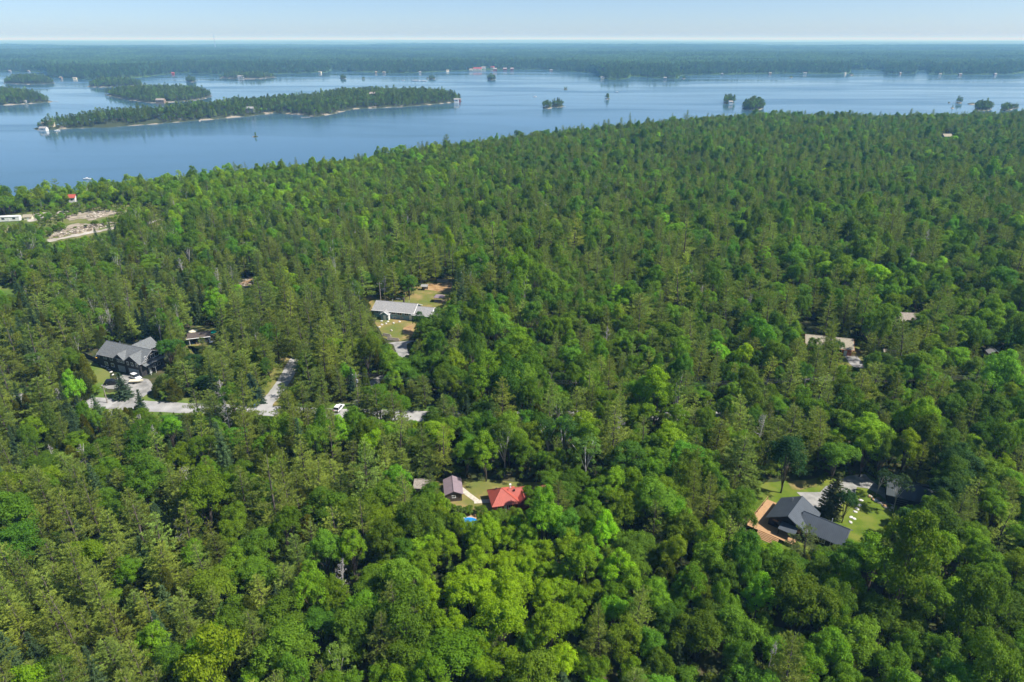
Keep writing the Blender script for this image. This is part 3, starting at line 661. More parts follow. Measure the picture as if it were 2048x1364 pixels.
# tan-roofed cottage and neighbours
h = empty('tan_roofed_cottage', at(1612, 703, GZ0), R(-16), 'tan-roofed cottage with orange wood walls glimpsed through trees', 'house')
gable(h, 0, 15, 0, 8.5, 2.9, 5.0, 'orange_wall', 'shingle_tan', over=.7, trim='orange_wall')
for x in (3, 7, 11): window(h, (x, -.03, 1.7), S_, 1.4, 1.2)
door(h, (13, -.05, .03), S_); window(h, (15.03, 3, 1.7), E_, 1.2, 1.2)
keep_out(h, [(2, 4, 5.5), (6, 4, 5.5), (10, 4, 5.5), (14, 4, 5)])
h = empty('grey_tan_cabin', at(1786, 728, GZ0), R(-20), 'small cabin with worn tan roof and dark front under trees', 'cabin')
gable(h, -3, 3, 0, 5.5, 2.6, 4.0, 'dark_wall', 'shingle_tan', over=.5); door(h, (0, -.05, .03), S_); window(h, (1.8, -.03, 1.5), S_, .9, .9)
keep_out(h, [(0, 2.7, 4.5)])
h = empty('orange_cabin', at(1987, 719, GZ0), R(-12), 'tiny orange cabin with grey roof deep in the broadleaf woods', 'cabin')
gable(h, -1.8, 1.8, 0, 3.4, 2.3, 3.4, 'orange_wall', 'shingle_grey', over=.4, ridge='y'); door(h, (0, -.05, .03), S_, .9, 1.9, 'white'); window(h, (1.83, 1.7, 1.4), E_, .8, .8)
keep_out(h, [(0, 1.6, 3)])
h = empty('brown_roofed_cottage', at(1822, 655, GZ0), R(-8), 'cottage with plain brown-grey shingle roof behind oak crowns', 'house')
gable(h, -4, 4, 0, 7, 2.8, 4.8, 'grey_wall', 'shingle_brown', over=.6)
for x in (-2.5, 0, 2.5): window(h, (x, -.03, 1.6), S_, 1.2, 1.1)
keep_out(h, [(-4, 4, 5), (0, 4, 5), (4, 4, 5)])
h = empty('pale_roofed_house', (*at(1895, 281, 10)[:2], G(at(1895, 281, 10))), R(5), 'lone pale-roofed house far off in the forest toward the lake', 'house')
gable(h, -4.5, 4.5, 0, 7, 4.5, 6.6, 'grey_wall', 'shingle_tan', over=.6); [window(h, (x, -.03, 3), S_, 1.6, 1.4) for x in (-3, 0, 3)]
keep_out(h, [(-3, 4, 5), (3, 4, 5)])
# shed behind the dark house, lean-to cabin
h = empty('black_roofed_shed', at(289, 704, GZ0), R(-22), 'small black-roofed shed behind the dark two-storey house', 'shed')
gable(h, -3, 3, 0, 4, 2.4, 3.4, 'brown_wall', 'metal_black', over=.35); door(h, (1, -.05, .03), S_, 1.2, 1.9, 'wood')
keep_out(h, [(0, 2, 3.4)])
h = empty('lean_to_cabin', at(380, 690, GZ0), R(18), 'open-fronted lean-to cabin cluttered with stored things', 'cabin')
MB().box((3.4, 3.2, 1.5), (7, .12, 3.0)).build('back_wall', 'wood', h); MB().box((.06, 1.6, 1.4), (.12, 3.2, 2.8)).build('side_wall', 'white', h); MB().box((6.94, 1.6, 1.4), (.12, 3.2, 2.8)).build('side_wall', 'teal', h)
MB().slab([(-.7, -.7, 2.75), (7.6, -.7, 2.75), (7.6, 3.7, 3.4), (-.7, 3.7, 3.4)], .14).build('roof', 'brown_wall', h)
MB().tube([(-.7, -.72, 2.68), (7.6, -.72, 2.68)], .12, 4).build('fascia', 'white', h)
for x in (.1, 3.5, 6.9): MB().box((x, -.4, 1.35), (.16, .16, 2.7)).build('post', 'white', h)
keep_out(h, [(1, 1.5, 3), (5, 1.5, 3)])
lt = Matrix.Translation(h.location) @ Matrix.Rotation(R(18), 4, 'Z')
items = [('storage_tote', (1.2, .6, 0), (.9, .6, .6), 'bluebin', 'blue storage tote inside the lean-to cabin'), ('storage_crate', (2.6, .4, 0), (1, .7, .8), 'wood', 'brown wooden crate under the lean-to roof'), ('work_bench', (4.9, 1.2, 0), (2.4, .8, .9), 'pale_stone', 'pale workbench inside the lean-to cabin')]
for nm, p, d, m, lb in items:
    o = MB().box((0, 0, d[2] * .42), (d[0], d[1], d[2] * .84)).box((0, 0, d[2] * .92), (d[0] * 1.08, d[1] * 1.08, d[2] * .16)).build(nm, m, bevel=.03)
    o.location = lt @ Vector(p); o.rotation_euler = (0, 0, R(18 + 7)); tag(o, lb, nm.replace('_', ' '))
def umbrella(loc, mat, label, r=1.5):
    u = empty('garden_umbrella', loc, 0, label, 'umbrella')
    MB().tube([(0, 0, 0), (0, 0, 2.5)], .035, 6).build('pole', 'white', u); c = MB(); n = 8
    c.add([(0, 0, 2.75)] + [(r * math.cos(2 * math.pi * k / n), r * math.sin(2 * math.pi * k / n), 2.15) for k in range(n)] + [(r * math.cos(2 * math.pi * k / n), r * math.sin(2 * math.pi * k / n), 1.98) for k in range(n)],
          [(0, 1 + k, 1 + (k + 1) % n) for k in range(n)] + [(1 + k, 9 + k, 9 + (k + 1) % n, 1 + (k + 1) % n) for k in range(n)]); c.build('canopy', mat, u)
    MB().tube([(0, 0, 0), (0, 0, .12)], .3, 10).build('base', 'grey_wall', u)
umbrella(at(308, 705, GZ0), 'red_cloth', 'red garden umbrella behind the dark two-storey house')
umbrella(at(427, 674, GZ0), 'green_cloth', 'green garden umbrella in the yard of the cluttered cabin')
umbrella(at(388, 672, GZ0), 'cream', 'cream garden umbrella behind the lean-to cabin', 1.7)
def lawn_table(loc, label):
    t = empty('garden_table', loc, .4, label, 'table')
    MB().tube([(0, 0, .7), (0, 0, .75)], .75, 14).build('table_top', 'white', t)
    for k in range(4): a = k * math.pi / 2 + .4; MB().tube([(.45 * math.cos(a), .45 * math.sin(a), 0), (.4 * math.cos(a), .4 * math.sin(a), .7)], .04, 5).build('leg', 'white', t)
lawn_table(at(423, 687, GZ0), 'white round garden table in front of the green umbrella')
# gazebo and yard things of the ranch house
h = empty('open_gazebo', at(879, 603, GZ0), R(-8), 'open gazebo with mauve metal roof behind the ranch house', 'gazebo')
rf = MB(); E2 = 2.2; c_ = [(-E2, -E2 * .8, 2.3), (E2, -E2 * .8, 2.3), (E2, E2 * .8, 2.3), (-E2, E2 * .8, 2.3)]
rf.slab([c_[0], c_[1], (1.2, 0, 3.3), (-1.2, 0, 3.3)], .1); rf.slab([c_[1], c_[2], (1.2, 0, 3.3)], .1); rf.slab([c_[2], c_[3], (-1.2, 0, 3.3), (1.2, 0, 3.3)], .1); rf.slab([c_[3], c_[0], (-1.2, 0, 3.3)], .1); rf.build('roof', 'metal_mauve', h)
for x in (-1.9, 1.9):
    for y in (-1.4, 1.4): MB().box((x, y, 1.15), (.14, .14, 2.3)).build('post', 'wood', h)
MB().box((0, 0, .12), (4.2, 3.2, .24)).build('floor', 'wood', h); MB().box((0, -1.4, .8), (3.7, .06, .1)).build('rail', 'wood', h); MB().box((0, 1.4, .8), (3.7, .06, .1)).build('rail', 'wood', h)
h = empty('woodshed', at(849, 580, GZ0), R(-6), 'small grey woodshed by the orange dirt bank', 'shed')
MB().slab([(-1.6, -1, 1.9), (1.6, -1, 1.9), (1.6, 1.2, 2.3), (-1.6, 1.2, 2.3)], .1).build('roof', 'shingle_grey', h); MB().box((0, 1, 1.1), (2.9, .1, 2.2)).build('wall', 'wood', h)
for x in (-1.4, 1.4): MB().box((x, -.8, .95), (.12, .12, 1.9)).build('post', 'wood', h)
def log_pile(loc, rz, n, L, label, mat='log', r=.2):
    p = empty('log_pile', loc, rz, label, 'log pile'); k = 0
    for row in range(3):
        for i in range(n - row):
            MB().tube([(-L / 2 + rng.uniform(-.2, .2), (i - (n - row) / 2) * r * 2, r + row * r * 1.75), (L / 2 + rng.uniform(-.3, .3), (i - (n - row) / 2) * r * 2, r + row * r * 1.75)], r * .97, 7).build('log', mat, p)
log_pile(at(886, 563, GZ0), R(-10), 5, 6, 'pile of grey logs above the orange dirt bank')
log_pile(at(775, 672, GZ0), R(-25), 3, 3.4, 'short stack of grey logs at the foot of the ranch lawn')
log_pile(at(787, 680, GZ0), R(-15), 3, 4.5, 'low log wall above the gravel driveway')
def boulder(loc, d, seed, label, mat='pale_stone', name='boulder', group=None):
    o = MB().blob((0, 0, d[2] * .3), d, seed, 9, 6, .16).build(name, mat, smooth=False); o.location = loc; o.rotation_euler = (0, 0, seed); return tag(o, label, 'rock', group)
for i, (a, b_) in enumerate([(763, 643), (768, 640), (772, 648), (764, 650), (776, 644), (787, 647), (799, 644), (759, 655)]):
    boulder(at(a, b_, GZ0), (1.1, .9, .6), i, 'pale stone edging the flower bed of the ranch house', group='stones by the ranch house')
boulder(at(783, 662, GZ0), (1.0, .9, .8), 33, 'lone tan boulder on the ranch house lawn', 'concrete')
pb = empty('picnic_bench', at(797, 600, GZ0), R(-10), 'pale wooden picnic table frame behind the ranch house', 'bench')
for k in range(4): MB().box((-1.1 + k * .7, 0, .75), (.5, 1.6, .06)).build('slat', 'pale_stone', pb)
for x in (-1, 1): MB().box((x, 0, .36), (.1, 1.4, .72)).build('leg', 'wood', pb)
# stepping stones and the rock border at the black-roofed house
for i, (a, b_) in enumerate([(1722, 1001), (1719, 1011), (1714, 1018), (1710, 1024), (1702, 1035), (1701, 1045), (1708, 1038)]):
    boulder(at(a, b_, GZ0), (1.15, .8, .34), 50 + i, 'flat pale stepping stone on the lawn of the black-roofed house', name='stepping_stone', group='stepping stones on the lawn')
def rock_border():
    a = at(1740, 989, GZ0); c = at(1779, 1018, GZ0); r = random.Random(4)
    for k in range(26):
        t = k / 25; p = a.lerp(c, t) + Vector((r.uniform(-.9, .9), r.uniform(-.9, .9), 0)); s = r.uniform(.45, 1.0)
        boulder(p, (s * 1.3, s, s * .7), 100 + k, 'tan rock in the border between lawn and dark garage', r.choice(['rock', 'concrete', 'dirt', 'pale_stone']), name='border_rock', group='rocks of the garden border')
rock_border()
# fence, kayak and edging at the dark two-storey house
f = empty('dark_fence', at(166, 712, GZ0), 0, 'dark board fence beside the dark two-storey house', 'fence')
fa = Vector((0, 0, 0)); fb = at(200, 727, GZ0) - at(166, 712, GZ0); nb = 34; fr = math.atan2(fb.y, fb.x)
bd = None
for k in range(nb):
    p = fb * (k / nb)
    if bd is None:
        bd = MB().box((0, 0, .85), (fb.length / nb * .92, .04, 1.7)).build('board', 'dark_wall', f); o = bd
    else: o = bd.copy(); C.objects.link(o)
    o.parent = f; o.location = p; o.rotation_euler = (0, 0, fr)
for k in range(5): MB().box((*(fb * (k / 4))[:2], .95), (.14, .14, 1.9), fr).build('post', 'dark_wall', f)
def kayak(loc, rz, mat, label):
    pts = [(-2.0, 0, .35), (-1.4, 0, .25), (0, 0, .22), (1.4, 0, .25), (2.0, 0, .35)]
    root = empty('kayak', loc, rz, label, 'kayak'); MB().tube(pts, [.05, .28, .38, .28, .05], 10).build('hull', mat, root, smooth=True); MB().tube([(0, 0, .5), (0, 0, .62)], .26, 12).build('cockpit', 'tyre', root)
kayak(at(199, 717, GZ0), R(10), 'yellow', 'yellow-orange kayak lying at the corner of the dark two-storey house')
for i in range(7):
    t = i / 6; boulder(at(204 + 22 * t, 732 + 18 * t - 5 * math.sin(t * 3.1), GZ0), (1.2, .7, .4), 200 + i, 'pale edging stone curving along the lawn of the dark house', name='edging_stone', group='edging stones of the dark house')
# vehicles
def car(loc, rz, paint, label, L=4.6, W=1.85, Hh=1.65):
    c = empty('parked_car', loc, rz, label, 'car'); l, w = L / 2, W / 2
    prof = [(-l, .35), (-l + .05, .85), (-l + .15, 1.0), (l - 1.25, .98), (l - .2, .82), (l, .6), (l, .32)]
    b_ = MB(); n = len(prof); b_.add([(x, -w, z) for x, z in prof] + [(x, w, z) for x, z in prof], [tuple(range(n)), tuple(range(2 * n - 1, n - 1, -1))] + [(i, n + i, n + (i + 1) % n, (i + 1) % n) for i in range(n)])
    b_.build('body', paint, c, bevel=.08)
    cab = [(-l + .15, .98), (-l + .55, Hh), (l - 2.1, Hh), (l - 1.25, .98)]; wi = w - .22
    k = MB(); k.add([(cab[0][0], -w + .04, .98), (cab[1][0], -wi, Hh), (cab[2][0], -wi, Hh), (cab[3][0], -w + .04, .98), (cab[0][0], w - .04, .98), (cab[1][0], wi, Hh), (cab[2][0], wi, Hh), (cab[3][0], w - .04, .98)], [(0, 3, 2, 1), (4, 5, 6, 7), (0, 1, 5, 4), (1, 2, 6, 5), (2, 3, 7, 6)])
    cb = k.build('cabin', 'glass', c, bevel=.04)
    MB().box(((cab[1][0] + cab[2][0]) / 2, 0, Hh + .02), (cab[2][0] - cab[1][0] + .05, wi * 2 + .04, .07)).build('roof', paint, c, bevel=.03)
    for sy in (-1, 1):
        for xx in (cab[0][0] + .25, (cab[1][0] + cab[2][0]) / 2 - .1): MB().add([(xx, sy * (w - .02), .98), (xx + .12, sy * (w - .02), .98), (xx + .3, sy * (wi + .02), Hh), (xx + .18, sy * (wi + .02), Hh)], [(0, 1, 2, 3)] if sy < 0 else [(3, 2, 1, 0)]).build('pillar', paint, c)
        for xx in (-l + .85, l - .85):
            wh = MB().tube([(xx, sy * (w - .2), .34), (xx, sy * (w + .02), .34)], .34, 14).build('wheel', 'tyre', c); MB().tube([(xx, sy * (w - .02), .34), (xx, sy * (w + .04), .34)], .2, 10).build('rim', 'rim', wh)
        MB().box((l - .06, sy * (w - .35), .68), (.14, .4, .16)).build('headlight', 'lamp_glass', c); MB().box((-l + .04, sy * (w - .3), .85), (.12, .3, .2)).build('tail_light', 'red_cloth', c)
    MB().box((l + .01, 0, .38), (.06, W * .9, .16)).build('bumper', 'tyre', c); MB().box((-l - .01, 0, .42), (.06, W * .9, .16)).build('bumper', 'tyre', c)
    return c
Z1 = GZ0 + .11
def on(px, py, z=Z1): p = at(px, py, z); return Vector((p.x, p.y, z))
car(on(272, 757), R(-33), 'car_white', 'white hatchback parked before the garage of the dark two-storey house')
car(on(226, 768), R(8), 'car_black', 'black car parked beside the lawn of the dark two-storey house', 4.8)
car(on(678, 819), R(78), 'car_white', 'white car on the road between tall pines', 4.5)
t = empty('boat_trailer', on(274, 766), R(6), 'low trailer carrying a tan boat on the pale driveway', 'trailer')
hb = MB(); hull = [(-2.2, .8, .55), (-2.2, -.8, .55), (.8, -.85, .55), (2.3, 0, .65), (.8, .85, .55)]
hb.add([(x, y, z + .5) for x, y, z in hull] + [(x * .9, y * .6, z) for x, y, z in hull], [(0, 1, 2, 3, 4), (9, 8, 7, 6, 5)] + [(i, 5 + i, 5 + (i + 1) % 5, (i + 1) % 5) for i in range(5)]); hb.build('hull', 'cream', t)
MB().tube([(-2, 0, .5), (3.2, 0, .5)], .06, 6).build('drawbar', 'metal', t)
for s in (-1, 1): MB().tube([(-.6, s * .75, .3), (-.6, s * .95, .3)], .3, 12).build('wheel', 'tyre', t)
MB().tube([(3.2, 0, .0), (3.2, 0, .5)], .05, 6).build('stand', 'metal', t)
bn = empty('recycling_bin', on(510, 815), .3, 'dark blue recycling bin at the road junction', 'bin')
MB().add([(-.28, -.28, .08), (.28, -.28, .08), (.28, .28, .08), (-.28, .28, .08), (-.36, -.36, 1.0), (.36, -.36, 1.0), (.36, .36, 1.0), (-.36, .36, 1.0)], [(3, 2, 1, 0), (0, 1, 5, 4), (1, 2, 6, 5), (2, 3, 7, 6), (3, 0, 4, 7), (4, 5, 6, 7)]).build('body', 'bluebin', bn)
MB().box((0, 0, 1.05), (.78, .8, .1)).build('lid', 'bluebin', bn, bevel=.03)
for s in (-.25, .25): MB().tube([(s - .04, .3, .1), (s + .04, .3, .1)], .1, 10).build('wheel', 'tyre', bn)
# utility poles and wires
poles = []
def utility_pole(px, py, label, Hh=10.5, transformer=False):
    p = at(px, py, GZ0); u = empty('utility_pole', p, R(-3), label, 'pole'); MB().tube([(0, 0, 0), (0, 0, Hh)], [.17, .12], 8).build('post', 'pole', u)
    MB().box((0, 0, Hh - .7), (2.2, .12, .14)).build('crossarm', 'pole', u)
    for x in (-1, 0, 1): MB().tube([(x, 0, Hh - .63), (x, 0, Hh - .4)], .05, 6).build('insulator', 'white', u)
    if transformer:
        MB().tube([(.35, -.15, Hh - 3.2), (.35, -.15, Hh - 2.2)], .3, 12).build('transformer', 'metal', u)
    foot.append((p.x, p.y, 1.5)); poles.append((p, Hh)); return u
utility_pole(215, 806, 'slim utility pole at the driveway mouth of the dark house', 6)
utility_pole(717, 806, 'utility pole with transformer beside the road near the white car', 10.5, True)
utility_pole(1149, 822, 'utility pole with transformer rising from the broadleaf woods', 10.5, True)
utility_pole(1600, 815, 'utility pole in the woods behind the black-roofed house', 10.5)
utility_pole(2060, 800, 'utility pole at the edge of the road beyond the dark garage', 10.5)
utility_pole(762, 606, 'utility pole behind the roof of the ranch house', 9.5)
def span(a, c, label):
    (p, ha), (q, hc) = a, c; w = empty('power_line', p, 0, label, 'wire')
    for dx in (-1, 0, 1):
        pts = []
        for k in range(13):
            s = k / 12; v = (q - p) * s; pts.append((v.x + dx * .1, v.y + dx, ha - .4 + (hc - ha) * s - 1.4 * 4 * s * (1 - s)))
        MB().tube(pts, .02, 4).build('strand', 'wire', w)
span(poles[1], poles[2], 'power line strung between the two transformer poles')
span(poles[2], poles[3], 'power line crossing the woods behind the red-roofed cottage')
span(poles[3], poles[4], 'power line running past the dark garage woods')
# the clearing by the lake
def gp(px, py): p = at(px, py, 10); return Vector((p.x, p.y, G(p)))
h = empty('white_trailer_home', gp(12, 447), R(12), 'long white trailer home at the edge of the scrubby clearing', 'trailer home')
MB().box((0, 2, 2.0), (16, 3.6, 2.9)).build('wall', 'white', h, bevel=.1); MB().slab([(-8.2, 0, 3.5), (8.2, 0, 3.5), (8.2, 2, 3.9), (-8.2, 2, 3.9)], .12).slab([(-8.2, 2, 3.9), (8.2, 2, 3.9), (8.2, 4, 3.5), (-8.2, 4, 3.5)], .12).build('roof', 'white', h)
MB().box((0, 2, .3), (15.6, 3.2, .6)).build('skirt', 'grey_wall', h); [window(h, (x, .18, 2.3), S_, 1.5, .9, 'grey_wall') for x in (-5, -1, 5)]; door(h, (2, .17, .6), S_, .9, 2, 'white')
keep_out(h, [(-5, 2, 4), (0, 2, 4), (5, 2, 4)])
h = empty('red_roofed_boathouse', gp(145, 406), R(10), 'red-roofed boathouse by the shore beyond the scrubby clearing', 'house')
gable(h, -2, 2, 0, 4.5, 5.6, 7.2, 'white', 'metal_red', ridge='x', over=.5); window(h, (0, -.03, 4), S_, 1.4, 1.2); keep_out(h, [(0, 3, 4)])
h = empty('pale_shed', gp(57, 443), R(15), 'small pale shed beside the white trailer home', 'shed')
gable(h, -2.2, 2.2, 0, 3, 2.2, 3.2, 'cream', 'shingle_tan', ridge='x'); door(h, (0, -.05, .03), S_, 1, 1.9, 'white'); keep_out(h, [(0, 1.5, 3)])
car(gp(60, 462) + Vector((0, 0, .28)), R(20), 'car_white', 'white car in the weeds of the scrubby clearing', 4.4)
def rubble(name, px, n, label, mats, smin=.4, smax=1.5, hmax=1.6, seed=1):
    r = random.Random(seed); poly = [tuple(at(a, b_, 10)[:2]) for a, b_ in px]; xs = [p[0] for p in poly]; ys = [p[1] for p in poly]
    root = empty(name, (sum(xs) / len(xs), sum(ys) / len(ys), G((sum(xs) / len(xs), sum(ys) / len(ys)))), 0, label, 'rubble pile')
    for m in mats:
        b_ = MB(); k = 0
        while k < n // len(mats):
            x, y = r.uniform(min(xs), max(xs)), r.uniform(min(ys), max(ys))
            if not inside(poly, np.array([x]), np.array([y]))[0]: continue
            d = float(edge_dist(poly, np.array([x]), np.array([y]))[0]); hz = min(hmax, d * .5) * r.uniform(.3, 1)
            s = r.uniform(smin, smax); z = float(gz(x, y)) - root.location.z + hz * .6
            if r.random() < .25: a = r.uniform(0, 3.1); L = r.uniform(1.5, 3.5); b_.tube([(x - root.location.x - L * math.cos(a), y - root.location.y - L * math.sin(a), z), (x - root.location.x + L * math.cos(a), y - root.location.y + L * math.sin(a), z + r.uniform(-.2, .7))], .14, 5)
            else: b_.blob((x - root.location.x, y - root.location.y, z), (s * 1.4, s, s * .8), r.random(), 7, 4, .3)
            k += 1
        o = b_.build('rubble', m, root); o['kind'] = 'stuff'
rubble('rubble_pile', [(95, 484), (110, 470), (140, 462), (190, 455), (232, 450), (234, 456), (190, 466), (150, 474)], 420, 'long pile of brown brush and broken stone along the gravel track', ['concrete', 'wood', 'soil', 'log'])
rubble('rubble_pile', [(165, 440), (190, 430), (225, 424), (220, 434), (190, 444)], 110, 'heap of pale logs and soil in the scrubby clearing', ['concrete', 'soil', 'log'], seed=2)
rubble('rubble_pile', [(276, 456), (300, 448), (325, 444), (322, 448), (300, 455)], 60, 'low pale stone bank at the end of the gravel track', ['pale_stone', 'concrete'], seed=3)
rubble('rubble_pile', [(480, 572), (500, 556), (512, 560), (500, 576)], 60, 'small brush pile in a gap of the pine woods', ['wood', 'dirt', 'log'], seed=5)

# cottages, docks and boats on the lake
def cottage(px, py, z, d, wall, roof, label, group=None, name='shore_cottage', rz=0.0, hh=1.0):
    p = at(px, py, z); h = empty(name, p, rz, label, 'cottage', group); L, D, he = d
    gable(h, -L / 2, L / 2, -D / 2, D / 2, he * hh, he * hh + D * .3, wall, roof, over=.5, z0=-2.5); window(h, (0, -D / 2 - .03, he * .55), S_, L * .3, he * .35, wall); return h
cottage(88, 260, 1.0, (9, 6, 2.8), 'white', 'shingle_grey', 'white boathouse at the tip of the long wooded island', name='boathouse')
cottage(94, 252, 3.5, (10, 7, 4.0), 'cream', 'shingle_tan', 'cream cottage above the white boathouse on the long island')
cottage(103, 250, 4.5, (8, 7, 4), 'cream', 'shingle_tan', 'smaller cream cottage beside pines at the long island tip')
cottage(500, 222, 6, (13, 8, 4.5), 'grey_wall', 'shingle_grey', 'grey cottage above the pale rock slope of the long island')
cottage(746, 192, 15, (12, 9, 4.5), 'brown_wall', 'shingle_brown', 'brown cottage on the crest of the long island')
cottage(913, 203, 2.5, (9, 7, 4), 'white', 'shingle_grey', 'white cottage at the rocky end of the long island')
cottage(918, 202, 2.0, (6, 5, 3.5), 'red_wall', 'shingle_brown', 'small brown boathouse at the rocky end of the long island', name='boathouse')
cottage(48, 205.5, 1.2, (13, 7, 3), 'white', 'shingle_grey', 'white boathouse on the shore of the wooded side island', name='boathouse')
cottage(322, 204, 2.5, (16, 9, 4), 'wood', 'shingle_brown', 'brown cottage on the shore of the dark wooded island')
cottage(482, 156, 2.0, (18, 9, 5), 'white', 'shingle_grey', 'white cottage on the low rocky island')
cottage(1461, 206.5, 1.5, (7, 6, 3), 'white', 'shingle_grey', 'tiny white cabin under the trees of a round islet')
for i, (a, b_, L, hz, wall, roof) in enumerate([(955, 139.5, 60, 9, 'cream', 'metal_red'), (967, 137.2, 30, 8, 'white', 'shingle_brown'), (985, 136.8, 28, 8, 'white', 'metal_red'), (990, 140, 26, 7, 'red_wall', 'shingle_brown'), (1010, 139, 28, 6, 'red_wall', 'shingle_brown'), (1024, 139, 24, 6, 'red_wall', 'shingle_brown'), (942, 140.6, 24, 5, 'cream', 'shingle_tan')]):
    cottage(a, b_, 4, (L * .55, 11, hz * .55), wall, roof, ['long cream lodge with red roof at the far shore resort', 'tall white lodge with brown roof behind the resort front', 'white lodge with red roof set back at the resort', 'red lodge building at the water of the far shore resort', 'first red cabin beyond the resort lodges', 'last red cabin beyond the resort lodges', 'low cream building beside the far shore resort'][i], name='resort_lodge')
r_ = random.Random(3)
for (a, b_) in [(20, 142.6), (58, 143.2), (122, 156.6), (150, 157.4), (346, 147), (470, 148.6), (530, 148), (640, 145), (752, 145), (768, 145.8), (840, 145), (895, 142), (1102, 141.4), (1205, 156), (1330, 157), (1444, 149), (1540, 147.2), (1610, 147), (1690, 147.2), (1800, 147), (1880, 149), (1920, 149.4), (1990, 149)]:
    red = a == 346
    cottage(a, b_, 2.5, (r_.uniform(6, 11), 6, r_.uniform(2.2, 3.0)), 'red_wall' if red else r_.choice(['cream', 'grey_wall', 'wood']), 'metal_red' if red else r_.choice(['shingle_grey', 'shingle_tan']), 'lone red cottage on the far shore' if red else 'small pale cottage among trees on the far shore', None if red else 'pale cottages along the far shore', rz=r_.uniform(-.4, .4))
def dock(px, py, L, rz, label):
    d = empty('dock', at(px, py, .0), rz, label, 'dock')
    for k in range(6): MB().box((L * (k + .5) / 6, 0, .6), (L / 6 * .96, 2.4, .12)).build('plank', 'pale_stone', d)
    for k in range(4):
        for s in (-1, 1): MB().tube([(L * (k + .3) / 4, s, -1.2), (L * (k + .3) / 4, s, 1.0)], .1, 6).build('pile', 'wood', d)
dock(103, 203, 14, R(0), 'pale dock reaching from the wooded side island'); dock(120, 259, 16, R(-80), 'pale dock beside the white boathouse')
dock(620, 235, 14, R(200), 'pale dock in the bay of the long island'); dock(400, 242, 10, R(-70), 'pale dock on the near shore of the long island'); dock(1123, 214, 8, R(0), 'short dock at the round wooded islet')
def boat(px, py, L, rz, label):
    b_ = empty('motor_boat', at(px, py, 0), rz, label, 'boat'); W = L * .3; hl = [(-.5, .5), (-.5, -.5), (.15, -.5), (.36, -.32), (.5, 0), (.36, .32), (.15, .5)]; n = len(hl)
    m = MB(); m.add([(x * L, y * W, .22 * W + .25 + max(0, x) * .3) for x, y in hl] + [(x * L * .92, y * W * .7, -.15) for x, y in hl], [tuple(range(n)), tuple(range(2 * n - 1, n - 1, -1))] + [(i, n + i, n + (i + 1) % n, (i + 1) % n) for i in range(n)]); m.build('hull', 'boat_white', b_)
    MB().box((-.02 * L, 0, .22 * W + .7), (L * .3, W * .7, .8)).build('cabin', 'boat_white', b_, bevel=.1); MB().box((.14 * L, 0, .22 * W + .85), (.1, W * .6, .5)).build('windshield', 'glass', b_); MB().box((-.53 * L, 0, .45), (.3, .4, .9)).build('outboard', 'tyre', b_)
boat(1234, 184.5, 9, R(170), 'white motor boat beyond the small round islet'); boat(1070, 193.5, 8, R(10), 'white motor boat heading past the long island'); boat(175, 358.5, 7, R(5), 'white motor boat off the near wooded shore')
boat(832, 162, 26, R(4), 'large white cruise boat in the open lake'); boat(848, 162.5, 20, R(4), 'second white cruise boat following the larger one'); boat(806, 161, 10, R(0), 'small white boat near the two cruise boats'); boat(115, 262, 7, R(15), 'white motor boat tied up by the white boathouse')
m_ = empty('radio_mast', at(430, 81.6, 60) * 1, 0, 'thin radio mast on the horizon', 'mast')
mp_ = at(430, 90, 60); m_.location = mp_; hm = 62 + (mp_.y / F) * 9
b_ = MB()
for k in range(3): a = 2 * math.pi * k / 3; b_.tube([(2.5 * math.cos(a), 2.5 * math.sin(a), -30), (1.2 * math.cos(a), 1.2 * math.sin(a), hm - 10)], .9, 5)
b_.build('lattice', 'metal', m_); MB().tube([(0, 0, hm - 10), (0, 0, hm)], .7, 5).build('antenna', 'metal', m_)

# ------------------------------------------------------------------ trees
def unit(v): return v / np.maximum(np.linalg.norm(v, axis=-1, keepdims=True), 1e-6)
def cards(c, u, v):
    """quads with centres c and half-axes u, v (a leaf or needle spray: diamond-shaped)"""
    V = np.stack([c - u, c - v * .9 + u * .1, c + u, c + v * .9 + u * .1], 1).reshape(-1, 3)
    return V, np.arange(len(V)).reshape(-1, 4)
def sph(rg, n):
    v = rg.normal(size=(n, 3)); return unit(v)
class Tree:
    def __init__(s): s.c = []; s.u = []; s.v = []; s.t = []; s.wood = MB()
    def leaves(s, c, u, v, t): s.c.append(c); s.u.append(u); s.v.append(v); s.t.append(np.broadcast_to(t, (len(c),)))
    def crown(s):
        V, Q = cards(np.concatenate(s.c), np.concatenate(s.u), np.concatenate(s.v)); return V, Q, np.repeat(np.concatenate(s.t), 4)
def frame_from(n, rg, size, asp=.7):
    n = unit(n); a = unit(np.cross(n, sph(rg, len(n)))); b_ = np.cross(n, a)
    return a * size[:, None], b_ * size[:, None] * asp
